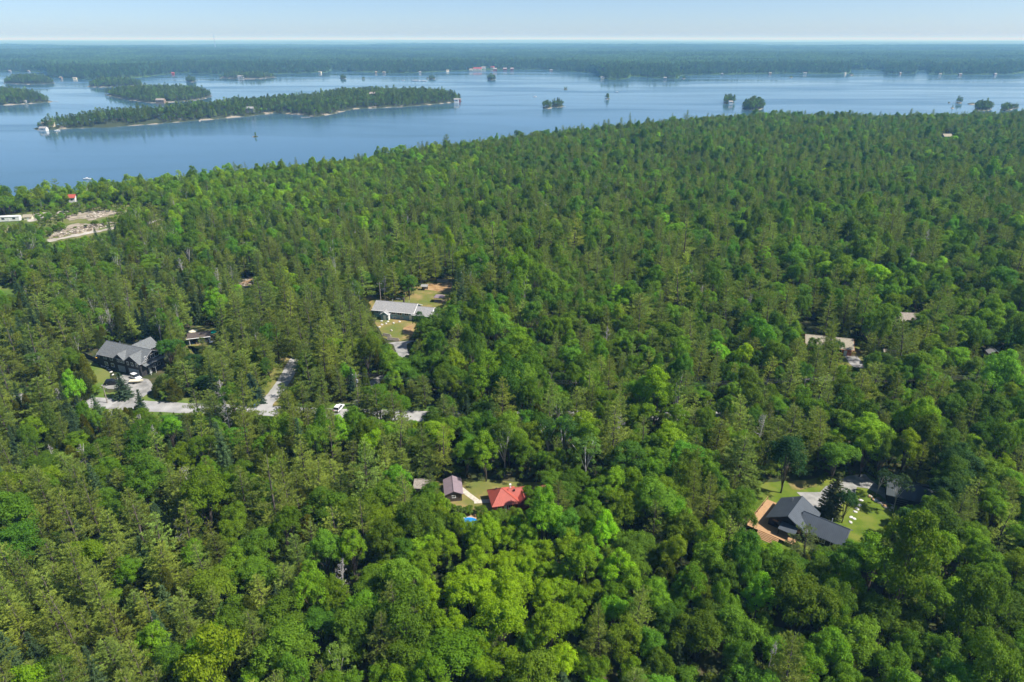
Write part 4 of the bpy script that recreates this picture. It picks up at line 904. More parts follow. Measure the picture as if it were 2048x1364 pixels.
def broadleaf(seed, H, Rr, hb=.32, ncl=64, per=105, leaf=.24, lump=.3, flat=.85, trunk_r=.24, open_=0.0, tri=True):
    rg = np.random.default_rng(seed); T = Tree()
    zc = H * (hb + (1 - hb) * .52); rz_ = H * (1 - hb) * .52
    ns_ = int(rg.integers(5, 9)) if ncl > 40 else 3
    ang = rg.uniform(0, 6.28) + np.arange(ns_) * 2.4; off = Rr * np.sqrt((np.arange(ns_) + .35) / ns_) * .66
    lead = np.stack([off * np.cos(ang), off * np.sin(ang), zc + rz_ * (.42 - .75 * (off / Rr) ** 1.4 + rg.normal(size=ns_) * .16)], 1)
    lr = Rr * rg.uniform(.34, .52, ns_); lh = rz_ * rg.uniform(.42, .62, ns_); w_ = lr ** 2; pick = rg.choice(ns_, ncl, p=w_ / w_.sum())
    d = sph(rg, ncl); d[:, 2] = np.where(d[:, 2] < -.5, -d[:, 2], d[:, 2]); d = unit(d + np.array([0, 0, .15]))
    cen = lead[pick] + d * rg.uniform(.55, 1.0, ncl)[:, None] ** .5 * np.stack([lr[pick], lr[pick], lh[pick]], 1)
    cr = Rr * rg.uniform(.13, .27, len(d))
    for i in range(len(cen)):
        n = int(per * (cr[i] / (Rr * .24)) ** 1.5 * (1 - open_)) + 6
        out = unit((cen[i] - np.array([0, 0, zc - rz_ * .3]))[None])[0]
        q = unit(sph(rg, n) + out * .55 + np.array([0, 0, .25]))
        rr = cr[i] * rg.uniform(.45, 1.08, n)[:, None]
        pos = cen[i] + q * rr * np.array([1, 1, .8])
        nrm = unit(q + rg.normal(size=(n, 3)) * .45 + np.array([0, 0, .35]))
        u, v = frame_from(nrm, rg, leaf * rg.uniform(.7, 1.35, n))
        T.leaves(pos, u, v, rg.uniform(.84, 1.18) * rg.uniform(.82, 1.2, n))
    T.wood.tube([(0, 0, -.4), (rg.normal() * .15, rg.normal() * .15, H * hb), (rg.normal() * .4, rg.normal() * .4, zc + rz_ * .35)], [trunk_r, trunk_r * .75, trunk_r * .25], 7)
    for i in rg.choice(len(cen), min(9, len(cen)), replace=False):
        s = rg.uniform(.75, 1.1) * H * hb; e = cen[i]; m_ = np.array([e[0] * .45, e[1] * .45, s + (e[2] - s) * .6])
        T.wood.tube([(0, 0, s), tuple(m_), tuple(e)], [trunk_r * .45, trunk_r * .3, .04], 5)
    return T
def pine(seed, H, Rr, hb=.3, step=.98, nb=5, dens=1.1, nl=.36, wdt=.062, sparse=.0):
    rg = np.random.default_rng(seed); T = Tree(); z = H * hb; bend = rg.normal(size=2) * .03
    tx = lambda zz: np.array([bend[0] * zz * (zz / H), bend[1] * zz * (zz / H), zz])
    side = rg.uniform(0, 6.28); 
    while z < H - .3:
        t = (z - H * hb) / (H * (1 - hb)); prof = (1 - t) ** .7 * min(1, (t + .32) / .5)
        n = nb if t < .85 else 4; a0 = rg.uniform(0, 6.28); whor = rg.uniform(.72, 1.15)
        for k in range(n):
            if rg.random() < sparse: continue
            a = a0 + 2 * math.pi * k / n + rg.normal() * .22
            L = Rr * prof * whor * rg.uniform(.6, 1.18) * (1 + .18 * math.cos(a - side)) + .25
            el = R(-6 + 48 * t ** 1.6 + rg.normal() * 7)
            dr = np.array([math.cos(a) * math.cos(el), math.sin(a) * math.cos(el), math.sin(el)]); lat = np.array([-math.sin(a), math.cos(a), 0])
            b0 = tx(z); tipup = .10 * L
            f = lambda s: b0 + dr * L * s + np.array([0, 0, tipup]) * s * s
            T.wood.tube([tuple(b0), tuple(f(.5)), tuple(f(.85))], [.03 + .007 * L, .022, .008], 3)
            ns = max(2, int(L * 2.1 * dens)); tone_b = rg.uniform(.86, 1.16)
            P_, D_ = [], []
            for s in np.linspace(.22, 1.0, ns):
                tw = L * .38 * (1.12 - s * .75) * rg.uniform(.7, 1.2)
                for sg in (-1, 1):
                    td = unit((lat * sg * .85 + dr * .75 + np.array([0, 0, .12 + rg.normal() * .12]))[None])[0]
                    m = max(1, int(tw * 1.9 * dens))
                    for j in range(m): P_.append(f(s) + td * tw * (j + .7) / m); D_.append(td)
            P_.append(f(1.0)); D_.append(dr)
            P_ = np.array(P_); D_ = np.array(D_); k5 = 5
            Pn = np.repeat(P_, k5, 0) + rg.normal(size=(len(P_) * k5, 3)) * .07
            Dn = unit(np.repeat(D_, k5, 0) + rg.normal(size=(len(P_) * k5, 3)) * .42 + np.array([0, 0, .22]))
            sz = nl * rg.uniform(.7, 1.25, len(Pn)) / dens ** .6
            up = unit(np.cross(Dn, unit(np.array([0, 0, 1.0]) + rg.normal(size=Dn.shape) * .55)))
            T.leaves(Pn + Dn * sz[:, None] * .5, Dn * sz[:, None], up * (wdt / dens ** .7 * rg.uniform(.8, 1.5, len(Pn)))[:, None], tone_b * rg.uniform(.8, 1.22, len(Pn)))
        z += step * rg.uniform(.75, 1.25)
    T.wood.tube([(0, 0, -.4), tuple(tx(H * .35)), tuple(tx(H * .7)), tuple(tx(H))], [.26, .2, .12, .02], 7)
    return T
def spruce(seed, H, Rr, hb=.06, step=.42, nb=7, dens=1.0, droop=-16, nl=.26, wdt=.075, power=.85):
    rg = np.random.default_rng(seed); T = Tree(); z = H * hb
    while z < H - .15:
        t = (z - H * hb) / (H * (1 - hb)); n = max(4, int(nb * (1 - .4 * t))); a0 = rg.uniform(0, 6.28)
        for k in range(n):
            a = a0 + 2 * math.pi * k / n + rg.normal() * .2; L = Rr * (1 - t) ** power * rg.uniform(.75, 1.12) + .12
            el = R(droop * (1 - t) + 35 * t ** 2 + rg.normal() * 6); dr = np.array([math.cos(a) * math.cos(el), math.sin(a) * math.cos(el), math.sin(el)]); lat = np.array([-math.sin(a), math.cos(a), 0])
            ns = max(2, int(L * 3.4 * dens)); s = np.linspace(.15, 1, ns); P_, D_ = [], []
            for sg in (-1, 0, 1):
                w_ = L * .26 * (1.1 - s)[:, None]; base = np.array([0, 0, z]) + dr * (L * s)[:, None] + np.array([0, 0, .10 * L]) * (s * s)[:, None]
                for fr in ((.5, 1.0) if sg else (0,)): P_.append(base + lat * sg * w_ * fr); D_.append(np.broadcast_to(unit((dr + lat * sg * .7)[None])[0], base.shape))
            P_ = np.repeat(np.concatenate(P_), 2, 0); D_ = np.repeat(np.concatenate(D_), 2, 0); n2 = len(P_)
            D2 = unit(D_ + rg.normal(size=(n2, 3)) * .35); up = unit(np.cross(D2, unit(np.array([0, 0, 1.0]) + rg.normal(size=(n2, 3)) * .5))); sz = nl * rg.uniform(.7, 1.3, n2) / dens ** .6
            T.leaves(P_ + rg.normal(size=(n2, 3)) * .05, D2 * sz[:, None], up * (wdt / dens ** .7 * rg.uniform(.8, 1.4, n2))[:, None], rg.uniform(.85, 1.15) * rg.uniform(.8, 1.2, n2) * (.9 + .25 * np.linspace(0, 1, n2)))
        z += step * rg.uniform(.8, 1.2)
    T.wood.tube([(0, 0, -.3), (0, 0, H * .98)], [.2, .02], 6)
    return T
def cedar(seed, H, Rr, n=9000, leaf=.19):
    rg = np.random.default_rng(seed); T = Tree(); nc = max(20, n // 42)
    t = rg.uniform(.03, 1, nc) ** 1.15; a = rg.uniform(0, 6.28, nc); prof = Rr * (1 - t) ** .62 * np.minimum(1, (t + .18) / .3)
    rr = prof * rg.uniform(.7, 1.02, nc); cen = np.stack([rr * np.cos(a), rr * np.sin(a), H * (.06 + .92 * t)], 1)
    for i in range(nc):
        k = n // nc; out = np.array([math.cos(a[i]), math.sin(a[i]), .35]); q = sph(rg, k)
        pos = cen[i] + q * np.array([.5, .5, .75]) * rg.uniform(.3, 1, k)[:, None] * (Rr * .40)
        nrm = unit(out + rg.normal(size=(k, 3)) * .6); up = unit(np.array([0, 0, 1.0]) + out * .5 + rg.normal(size=(k, 3)) * .35); b_ = unit(np.cross(nrm, up)); sz = leaf * rg.uniform(.7, 1.4, k)
        T.leaves(pos, up * sz[:, None], b_ * sz[:, None] * .5, rg.uniform(.75, 1.25) * rg.uniform(.8, 1.2, k))
    T.wood.tube([(0, 0, -.3), (0, 0, H * .95)], [.18, .03], 6)
    return T
def dead(seed, H, Rr):
    rg = np.random.default_rng(seed); T = Tree(); T.wood.tube([(0, 0, -.3), (rg.normal() * .3, rg.normal() * .3, H * .5), (rg.normal() * .5, rg.normal() * .5, H)], [.2, .14, .03], 6)
    for k in range(34):
        z = H * rg.uniform(.3, .97); a = rg.uniform(0, 6.28); L = Rr * rg.uniform(.4, 1) * (1.25 - z / H); e = np.array([math.cos(a) * L, math.sin(a) * L, z + L * rg.uniform(.1, .9)])
        T.wood.tube([(0, 0, z), (e[0] * .5, e[1] * .5, z + (e[2] - z) * .35), tuple(e)], [.06, .045, .02], 4)
        for j in range(4):
            s = rg.uniform(.4, 1); b0 = np.array([e[0] * s, e[1] * s, z + (e[2] - z) * s]); T.wood.tube([tuple(b0), tuple(b0 + sph(rg, 1)[0] * L * .35 + np.array([0, 0, .3]))], [.03, .012], 3)
    return T

protos = {}            # species -> list of (crown mesh or None, trunk mesh, joined mesh, H, R)
proto_coll = {}
def add_proto(sp, T, H, Rr, leafm, barkm, lod='hi'):
    wv = np.array(T.wood.v, np.float32); wq = [f for f in T.wood.f]
    key = sp + ('' if lod == 'hi' else '_lo'); lst = protos.setdefault(key, []); i = len(lst)
    tm = None
    if lod == 'hi':
        tm = bpy.data.meshes.new(sp + '_trunk'); tm.from_pydata(T.wood.v, [], wq); tm.materials.append(M[barkm]); tm.polygons.foreach_set('use_smooth', [True] * len(tm.polygons)); tm.update()
    cm = None
    tris = [f for f in wq if len(f) == 3]; quad = [f for f in wq if len(f) == 4]; ng = [f for f in wq if len(f) > 4]
    for f in ng: tris += [(f[0], f[k], f[k + 1]) for k in range(1, len(f) - 1)]
    tris = np.array(tris, np.int32).reshape(-1, 3); quad = np.array(quad, np.int32).reshape(-1, 4)
    if T.c:
        V, Q, tone = T.crown()
        if lod == 'hi': cm = np_mesh(sp + '_crown', V, Q, mats=[M[leafm]], tone=tone)
        q_all = np.concatenate([Q, quad + len(V)]); jm = np_mesh(sp + '_whole', np.concatenate([V, wv]), q_all, tris + len(V), mats=[M[leafm], M[barkm]], tone=np.concatenate([tone, np.ones(len(wv))]), mat_idx=np.concatenate([np.zeros(len(Q)), np.ones(len(quad)), np.ones(len(tris))]))
    else: jm = np_mesh(sp + '_whole', wv, quad, tris, mats=[M[barkm]])
    col = proto_coll.get(key)
    if col is None: col = proto_coll[key] = bpy.data.collections.new(key)
    po = bpy.data.objects.new('%s_proto_%02d' % (key, i), jm); col.objects.link(po)
    lst.append((cm, tm, jm, H, Rr))
for k in range(8): add_proto('pine', pine(100 + k, 17, 4.8, [.14, .2, .24, .16, .22, .18, .12, .26][k], sparse=[0, .05, .12, .0, .08, .2, .04, .28][k], nb=[5, 5, 4, 6, 5, 5, 6, 4][k], step=[.98, .9, 1.15, .85, 1.05, 1.2, .8, 1.25][k]), 17, 4.8, 'needle', 'bark')
for k in range(8): add_proto('maple', broadleaf(200 + k, 14, 4.8, [.13, .17, .11, .15, .2, .13, .1, .18][k], 112, 92, .17, .22), 14, 4.8, 'leaf', 'bark')
for k in range(7): add_proto('oak', broadleaf(300 + k, 15, 5.4, [.14, .18, .1, .15, .13, .1, .2][k], 140, 86, .175, .28), 15, 5.4, 'leaf', 'bark')
for k in range(3): add_proto('birch', broadleaf(400 + k, 15, 3.3, .35, 62, 62, .15, .35, trunk_r=.13, open_=.25), 15, 3.3, 'leaf', 'birch_bark')
for k in range(4): add_proto('spruce', spruce(500 + k, 14, 2.7, power=[.85, .8, .95, .85][k]), 14, 2.7, 'needle', 'bark')
for k in range(4): add_proto('cedar', cedar(600 + k, 11, 2.6), 11, 2.6, 'leaf', 'bark')
for k in range(3): add_proto('dead', dead(700 + k, 12, 3), 12, 3, 'leaf', 'dead_wood')
for k in range(3): add_proto('shrub', broadleaf(800 + k, 3, 1.7, .05, 26, 40, .16, .3, trunk_r=.05), 3, 1.7, 'leaf', 'bark')
for k in range(3): add_proto('pine', pine(150 + k, 17, 3.6, .25, step=1.5, nb=5, dens=.5, nl=.42, wdt=.14), 17, 3.6, 'needle', 'bark', 'lo')
for k in range(3): add_proto('oak', broadleaf(350 + k, 14, 4.6, .12, 26, 14, .55, .3), 14, 4.6, 'leaf', 'bark', 'lo')
# stands of far trees, 90 m across, for the woods kilometres off
def stand(seed):
    rg = np.random.default_rng(seed); Vs, Qs, Ts = [], [], []; n0 = 0
    for gx_ in np.arange(-48, 48, 8.):
        for gy_ in np.arange(-48, 48, 8.):
            x, y = gx_ + rg.uniform(-4, 4), gy_ + rg.uniform(-4, 4); H = rg.uniform(12, 19); con = rg.random() < .45; n = 26
            q = sph(rg, n); q[:, 2] = np.abs(q[:, 2]) * 1.1 - .2; rr = 2.6 if con else 4.3
            pos = np.stack([x + q[:, 0] * rr * (1 - np.maximum(q[:, 2], 0) * (.75 if con else .1)), y + q[:, 1] * rr * (1 - np.maximum(q[:, 2], 0) * (.75 if con else .1)), H * .55 + q[:, 2] * H * .42], 1)
            u, v = frame_from(unit(q + rg.normal(size=(n, 3)) * .4 + np.array([0, 0, .3])), rg, rg.uniform(1.2, 2.2, n)); V, Q = cards(pos, u, v)
            Vs.append(V); Qs.append(Q + n0); n0 += len(V); Ts.append(np.full(len(V), rg.uniform(.65, 1.3) * (.8 if con else 1.1)))
    key = 'stand'; jm = np_mesh('tree_stand', np.concatenate(Vs), np.concatenate(Qs), mats=[M['leaf']], tone=np.concatenate(Ts)); protos.setdefault(key, []).append((None, None, jm, 16, 48))
    col = proto_coll.get(key)
    if col is None: col = proto_coll[key] = bpy.data.collections.new(key)
    col.objects.link(bpy.data.objects.new('stand_proto_%02d' % seed, jm))
for k in range(3): stand(k)

def scatter(name, key, pos, rotz, scl, tint, idx, label):
    n = len(pos)
    if not n: return
    me = bpy.data.meshes.new(name); me.vertices.add(n); me.vertices.foreach_set('co', np.asarray(pos, np.float32).ravel())
    def att(nm, ty, data, f): a = me.attributes.new(nm, ty, 'POINT'); a.data.foreach_set(f, np.ascontiguousarray(data).ravel())
    rot = rng.normal(size=(n, 3)).astype(np.float32) * .035; rot[:, 2] = rotz
    att('rot', 'FLOAT_VECTOR', rot, 'vector'); att('scl', 'FLOAT_VECTOR', np.asarray(scl, np.float32), 'vector'); att('tint', 'FLOAT_VECTOR', np.asarray(tint, np.float32), 'vector'); att('idx', 'INT', np.asarray(idx, np.int32), 'value')
    o = bpy.data.objects.new(name, me); C.objects.link(o); tag(o, label, 'forest', kind='stuff')
    ng = bpy.data.node_groups.new('scatter_' + name, 'GeometryNodeTree')
    ng.interface.new_socket('Geometry', in_out='INPUT', socket_type='NodeSocketGeometry'); ng.interface.new_socket('Geometry', in_out='OUTPUT', socket_type='NodeSocketGeometry')
    N = ng.nodes; gi = N.new('NodeGroupInput'); go = N.new('NodeGroupOutput'); ip = N.new('GeometryNodeInstanceOnPoints'); ci = N.new('GeometryNodeCollectionInfo')
    ci.inputs['Collection'].default_value = proto_coll[key]; ci.inputs['Separate Children'].default_value = True; ci.inputs['Reset Children'].default_value = True
    ip.inputs['Pick Instance'].default_value = True
    def na(nm, ty): a = N.new('GeometryNodeInputNamedAttribute'); a.data_type = ty; a.inputs['Name'].default_value = nm; return a.outputs['Attribute']
    er = N.new('FunctionNodeEulerToRotation'); ng.links.new(na('rot', 'FLOAT_VECTOR'), er.inputs[0]); ng.links.new(er.outputs[0], ip.inputs['Rotation'])
    ng.links.new(na('scl', 'FLOAT_VECTOR'), ip.inputs['Scale']); ng.links.new(na('idx', 'INT'), ip.inputs['Instance Index'])
    ng.links.new(gi.outputs[0], ip.inputs['Points']); ng.links.new(ci.outputs[0], ip.inputs['Instance']); ng.links.new(ip.outputs[0], go.inputs[0])
    md = o.modifiers.new('scatter', 'NODES'); md.node_group = ng
    return o

# what the photo lets one see between the trees (photo pixels): stems and crowns stay clear of it
keep_polys = [
    [(742, 600), (822, 603), (858, 615), (856, 632), (840, 645), (824, 655), (826, 668), (800, 682), (765, 674), (757, 655), (752, 642), (746, 628)],
    [(822, 603), (835, 588), (846, 566), (905, 562), (900, 580), (892, 602), (860, 615)],
    [(778, 682), (826, 684), (818, 700), (810, 714), (800, 714)],
    [(203, 706), (218, 690), (262, 684), (300, 690), (325, 712), (328, 745), (303, 758), (305, 775), (290, 790), (268, 808), (215, 808), (205, 775), (190, 755), (178, 728), (165, 708)],
    [(366, 690), (372, 662), (390, 655), (432, 656), (432, 688), (405, 700), (395, 712), (380, 700)],
    [(160, 801), (215, 804), (268, 806), (265, 815), (200, 813), (160, 807)], [(300, 808), (388, 810), (385, 824), (300, 824)], [(36, 792), (50, 794), (50, 800), (36, 799)],
    [(506, 816), (536, 798), (557, 770), (576, 742), (583, 744), (578, 770), (548, 800), (550, 828), (515, 828)],
    [(664, 806), (690, 806), (698, 826), (672, 830)], [(820, 825), (858, 827), (842, 842), (830, 838)], [(724, 758), (764, 756), (764, 768), (728, 767)],
    [(888, 966), (905, 960), (960, 964), (1000, 970), (1060, 968), (1066, 984), (1055, 988), (1048, 1010), (1022, 1022), (995, 1018), (985, 1006), (940, 1010), (895, 1000)],
    [(836, 978), (846, 974), (846, 988), (836, 990)], [(932, 1044), (938, 1045), (937, 1050), (933, 1050)],
    [(1518, 988), (1535, 972), (1575, 966), (1636, 962), (1640, 1000), (1690, 955), (1732, 950), (1775, 982), (1850, 980), (1850, 1003), (1790, 1018), (1786, 1030), (1760, 1068), (1716, 1074), (1695, 1050), (1672, 1088), (1650, 1090), (1570, 1098), (1524, 1078), (1518, 1002)],
    [(1612, 675), (1638, 675), (1634, 700), (1612, 704)], [(1682, 682), (1708, 695), (1724, 715), (1720, 735), (1692, 728), (1690, 712)], [(1782, 710), (1796, 708), (1797, 716), (1784, 718)], [(1805, 634), (1824, 633), (1822, 643), (1807, 645)], [(1977, 700), (1999, 700), (2002, 722), (1972, 722)],
    [(1614, 640), (1630, 640), (1630, 660), (1614, 660)],
    [(0, 428), (36, 424), (38, 442), (0, 450)], [(92, 484), (112, 468), (150, 460), (225, 452), (228, 460), (150, 476), (98, 487)], [(290, 448), (324, 442), (324, 447), (292, 453)], [(125, 444), (150, 436), (160, 428), (215, 424), (230, 430), (190, 440), (140, 455)], [(140, 392), (150, 392), (150, 404), (140, 404)], [(48, 430), (64, 428), (66, 446), (50, 446)],
    [(1884, 267), (1906, 267), (1906, 275), (1884, 275)], [(0, 568), (26, 568), (26, 588), (0, 588)], [(480, 558), (508, 556), (506, 572), (482, 574)], [(1540, 955), (1575, 955), (1575, 992), (1545, 992)],
]
KW, KH = 1024, 682
kd = np.zeros((KH, KW), np.float32)
kyy, kxx = np.mgrid[0:KH, 0:KW]; kpx = kxx * 2 + 1.0; kpy = kyy * 2 + 1.0
for poly in keep_polys:
    xs = [p[0] for p in poly]; ys = [p[1] for p in poly]
    sl = np.s_[max(0, int(min(ys) / 2) - 1):min(KH, int(max(ys) / 2) + 2), max(0, int(min(xs) / 2) - 1):min(KW, int(max(xs) / 2) + 2)]
    m = inside(poly, kpx[sl], kpy[sl]); _, gy_ = at_np(kpx[sl], kpy[sl], GZ0); kd[sl] = np.where(m, gy_, kd[sl])
shape_pts = {'pine': [(0, .04, .05), (0, .3, .5), (0, .5, .85), (0, .7, .6), (0, .85, .35), (0, 1, .05)], 'spruce': [(0, .03, .7), (0, .2, .85), (0, .45, .6), (0, .7, .35), (0, 1, .03)], 'cedar': [(0, .05, .8), (0, .3, .95), (0, .6, .7), (0, 1, .1)], 'round': [(0, .03, .05), (0, .25, .6), (0, .45, .95), (0, .65, .98), (0, .85, .7), (0, 1, .15)]}
def blocked(sp, x, y, z, H, Rr, slack=1.5):
    """does a tree standing here cover something the photo shows"""
    bad = np.zeros(len(x), bool)
    for (_, t, w) in shape_pts.get(sp, shape_pts['round']):
        for s in (-1, -.5, 0, .5, 1):
            for dy in (0, -.7):
                px, py = proj(x + s * w * Rr, y + dy * w * Rr, z + t * H)
                ix = (px / 2).astype(int); iy = (py / 2).astype(int); ok = (ix >= 0) & (ix < KW) & (iy >= 0) & (iy < KH)
                k = kd[np.clip(iy, 0, KH - 1), np.clip(ix, 0, KW - 1)]; bad |= ok & (k > 0) & (y < k + slack)
    return bad

SP = ['pine', 'maple', 'oak', 'birch', 'spruce', 'cedar', 'dead']
anchors = [(200, 1150, .58, .1, .12, 0, .09, .1, .01), (500, 1000, .55, .1, .13, 0, .08, .13, .01), (60, 950, .35, .2, .3, 0, .08, .06, .01), (400, 1250, .45, .12, .2, .02, .08, .12, .01), (650, 1260, .1, .4, .3, .02, 0, .17, .01), (600, 1130, .5, .15, .15, 0, .02, .17, .01), (750, 1100, .03, .22, .72, 0, 0, .03, 0), (950, 1150, 0, .97, .03, 0, 0, 0, 0), (1000, 1060, .0, .8, .2, 0, 0, 0, 0),
    (1200, 1200, .04, .42, .42, 0, 0, .12, .01), (1000, 1335, .04, .4, .38, 0, 0, .18, 0), (1500, 1250, .03, .22, .72, 0, 0, .02, .01), (1800, 1250, .04, .12, .8, .02, 0, .01, .01), (1350, 1050, .16, .36, .42, 0, 0, .05, .01), (1950, 1050, .36, .1, .5, 0, 0, .03, .01), (1980, 1200, .1, .15, .7, 0, 0, .04, .01),
    (800, 900, .74, .08, .06, 0, .02, .09, .01), (640, 950, .72, .06, .06, 0, .04, .11, .01), (1000, 880, .06, .34, .42, .15, .02, 0, .01), (1250, 850, .24, .36, .34, .03, 0, .01, .02), (1250, 950, .04, .62, .32, .02, 0, 0, 0), (1500, 850, .46, .1, .4, .02, 0, 0, .02), (1500, 930, .25, .15, .6, 0, 0, 0, 0), (1750, 850, .1, .22, .62, 0, 0, .06, 0), (1950, 850, .45, .08, .46, 0, 0, 0, .01),
    (200, 850, .36, .12, .1, 0, .2, .2, .02), (60, 830, .3, .05, .15, 0, .3, .2, 0), (450, 700, .8, .05, .05, 0, .05, .04, .01), (500, 870, .55, .12, .1, 0, .1, .12, .01), (150, 620, .3, .06, .08, .08, .18, .28, .02), (300, 580, .4, .02, .06, .04, .22, .24, .02), (600, 650, .78, .03, .06, 0, .06, .06, .01), (650, 780, .5, .1, .12, 0, .06, .2, .02), (950, 680, .08, .24, .56, .02, 0, .09, .01), (850, 760, .1, .3, .4, 0, 0, .18, .02), (1200, 700, .42, .14, .4, 0, 0, .02, .02), (1500, 650, .5, .06, .42, 0, 0, .01, .01), (1850, 600, .14, .16, .68, 0, 0, .01, .01), (1650, 760, .35, .15, .45, 0, 0, .05, 0),
    (100, 530, .15, .15, .25, .25, .1, .06, .04), (300, 490, .3, .06, .2, .24, .12, .05, .03), (600, 520, .6, .03, .14, .08, .1, .04, .01), (850, 520, .6, .04, .2, .03, .08, .04, .01), (1100, 480, .54, .06, .36, 0, .02, .01, .01), (1400, 500, .54, .05, .38, 0, .02, 0, .01), (1700, 480, .35, .1, .53, 0, .01, 0, .01), (1900, 420, .5, .04, .44, 0, 0, 0, .02), (200, 400, .03, .42, .4, .15, 0, 0, 0), (450, 380, .12, .4, .35, .1, .02, 0, .01), (650, 340, .12, .3, .5, .06, .02, 0, 0), (900, 330, .3, .18, .48, .03, .01, 0, 0), (1200, 290, .42, .1, .46, 0, .02, 0, 0), (1600, 280, .42, .1, .46, 0, .02, 0, 0), (2000, 260, .4, .08, .5, 0, .02, 0, 0)]
AN = np.array(anchors); AX, AY = at_np(AN[:, 0], AN[:, 1], 18.0); AW = AN[:, 2:] / AN[:, 2:].sum(1, keepdims=True)
AD = np.hypot(AX, AY)
def species_at(x, y, n):
    d = ((x[:, None] - AX) ** 2 + (y[:, None] - AY) ** 2) / (AD ** 2) + 4e-4
    w = d ** -1.6; w /= w.sum(1, keepdims=True); p = w @ AW; cum = np.cumsum(p, 1); r = rng.random(n)[:, None] * cum[:, -1:]
    return (r > cum).sum(1)
base_tint = {'pine': (.205, .265, .042), 'maple': (.160, .278, .014), 'oak': (.128, .230, .017), 'birch': (.135, .220, .035), 'spruce': (.088, .145, .055), 'cedar': (.135, .175, .026), 'dead': (.3, .3, .3), 'shrub': (.09, .165, .022)}
def lime_at(x, y):
    lx, ly = at(985, 1160, 20)[:2]; return np.exp(-(((x - lx) / 18) ** 2 + ((y - ly) / 21) ** 2) ** 1.6)
def tints(sp, x, y):
    n = len(x); t = np.tile(np.array(base_tint[sp]), (n, 1))
    k = np.exp(rng.normal(size=n) * (.22 if sp != 'pine' else .17)); t = t * k[:, None]
    hue = rng.normal(size=n) * .5
    yel = np.clip(hue, -1, 1.6)
    t[:, 0] *= 1 + (.22 if sp in ('maple', 'oak') else .10) * yel; t[:, 2] *= 1 - .15 * yel
    if sp in ('maple', 'oak', 'birch'):
        br = (rng.random(n) < .10)[:, None]; t = np.where(br, t * np.array([1.45, 1.35, .8]), t)
        l = lime_at(x, y)[:, None]
        if sp == 'maple': t = t * (1 - l) + l * np.array([.265, .395, .010]) * rng.uniform(.85, 1.1, (n, 1))
        # lakeward end of the near woods is a lighter, younger green
        q = (sstep(330, 480, y) * sstep(60, -160, x))[:, None]; t = t * (1 + q * np.array([.35, .22, .1]))
    if sp == 'cedar':
        br = (rng.random(n) < .35)[:, None]; t = np.where(br, t * np.array([1.2, 1.0, .9]), t)
    return np.clip(t, .004, .6)

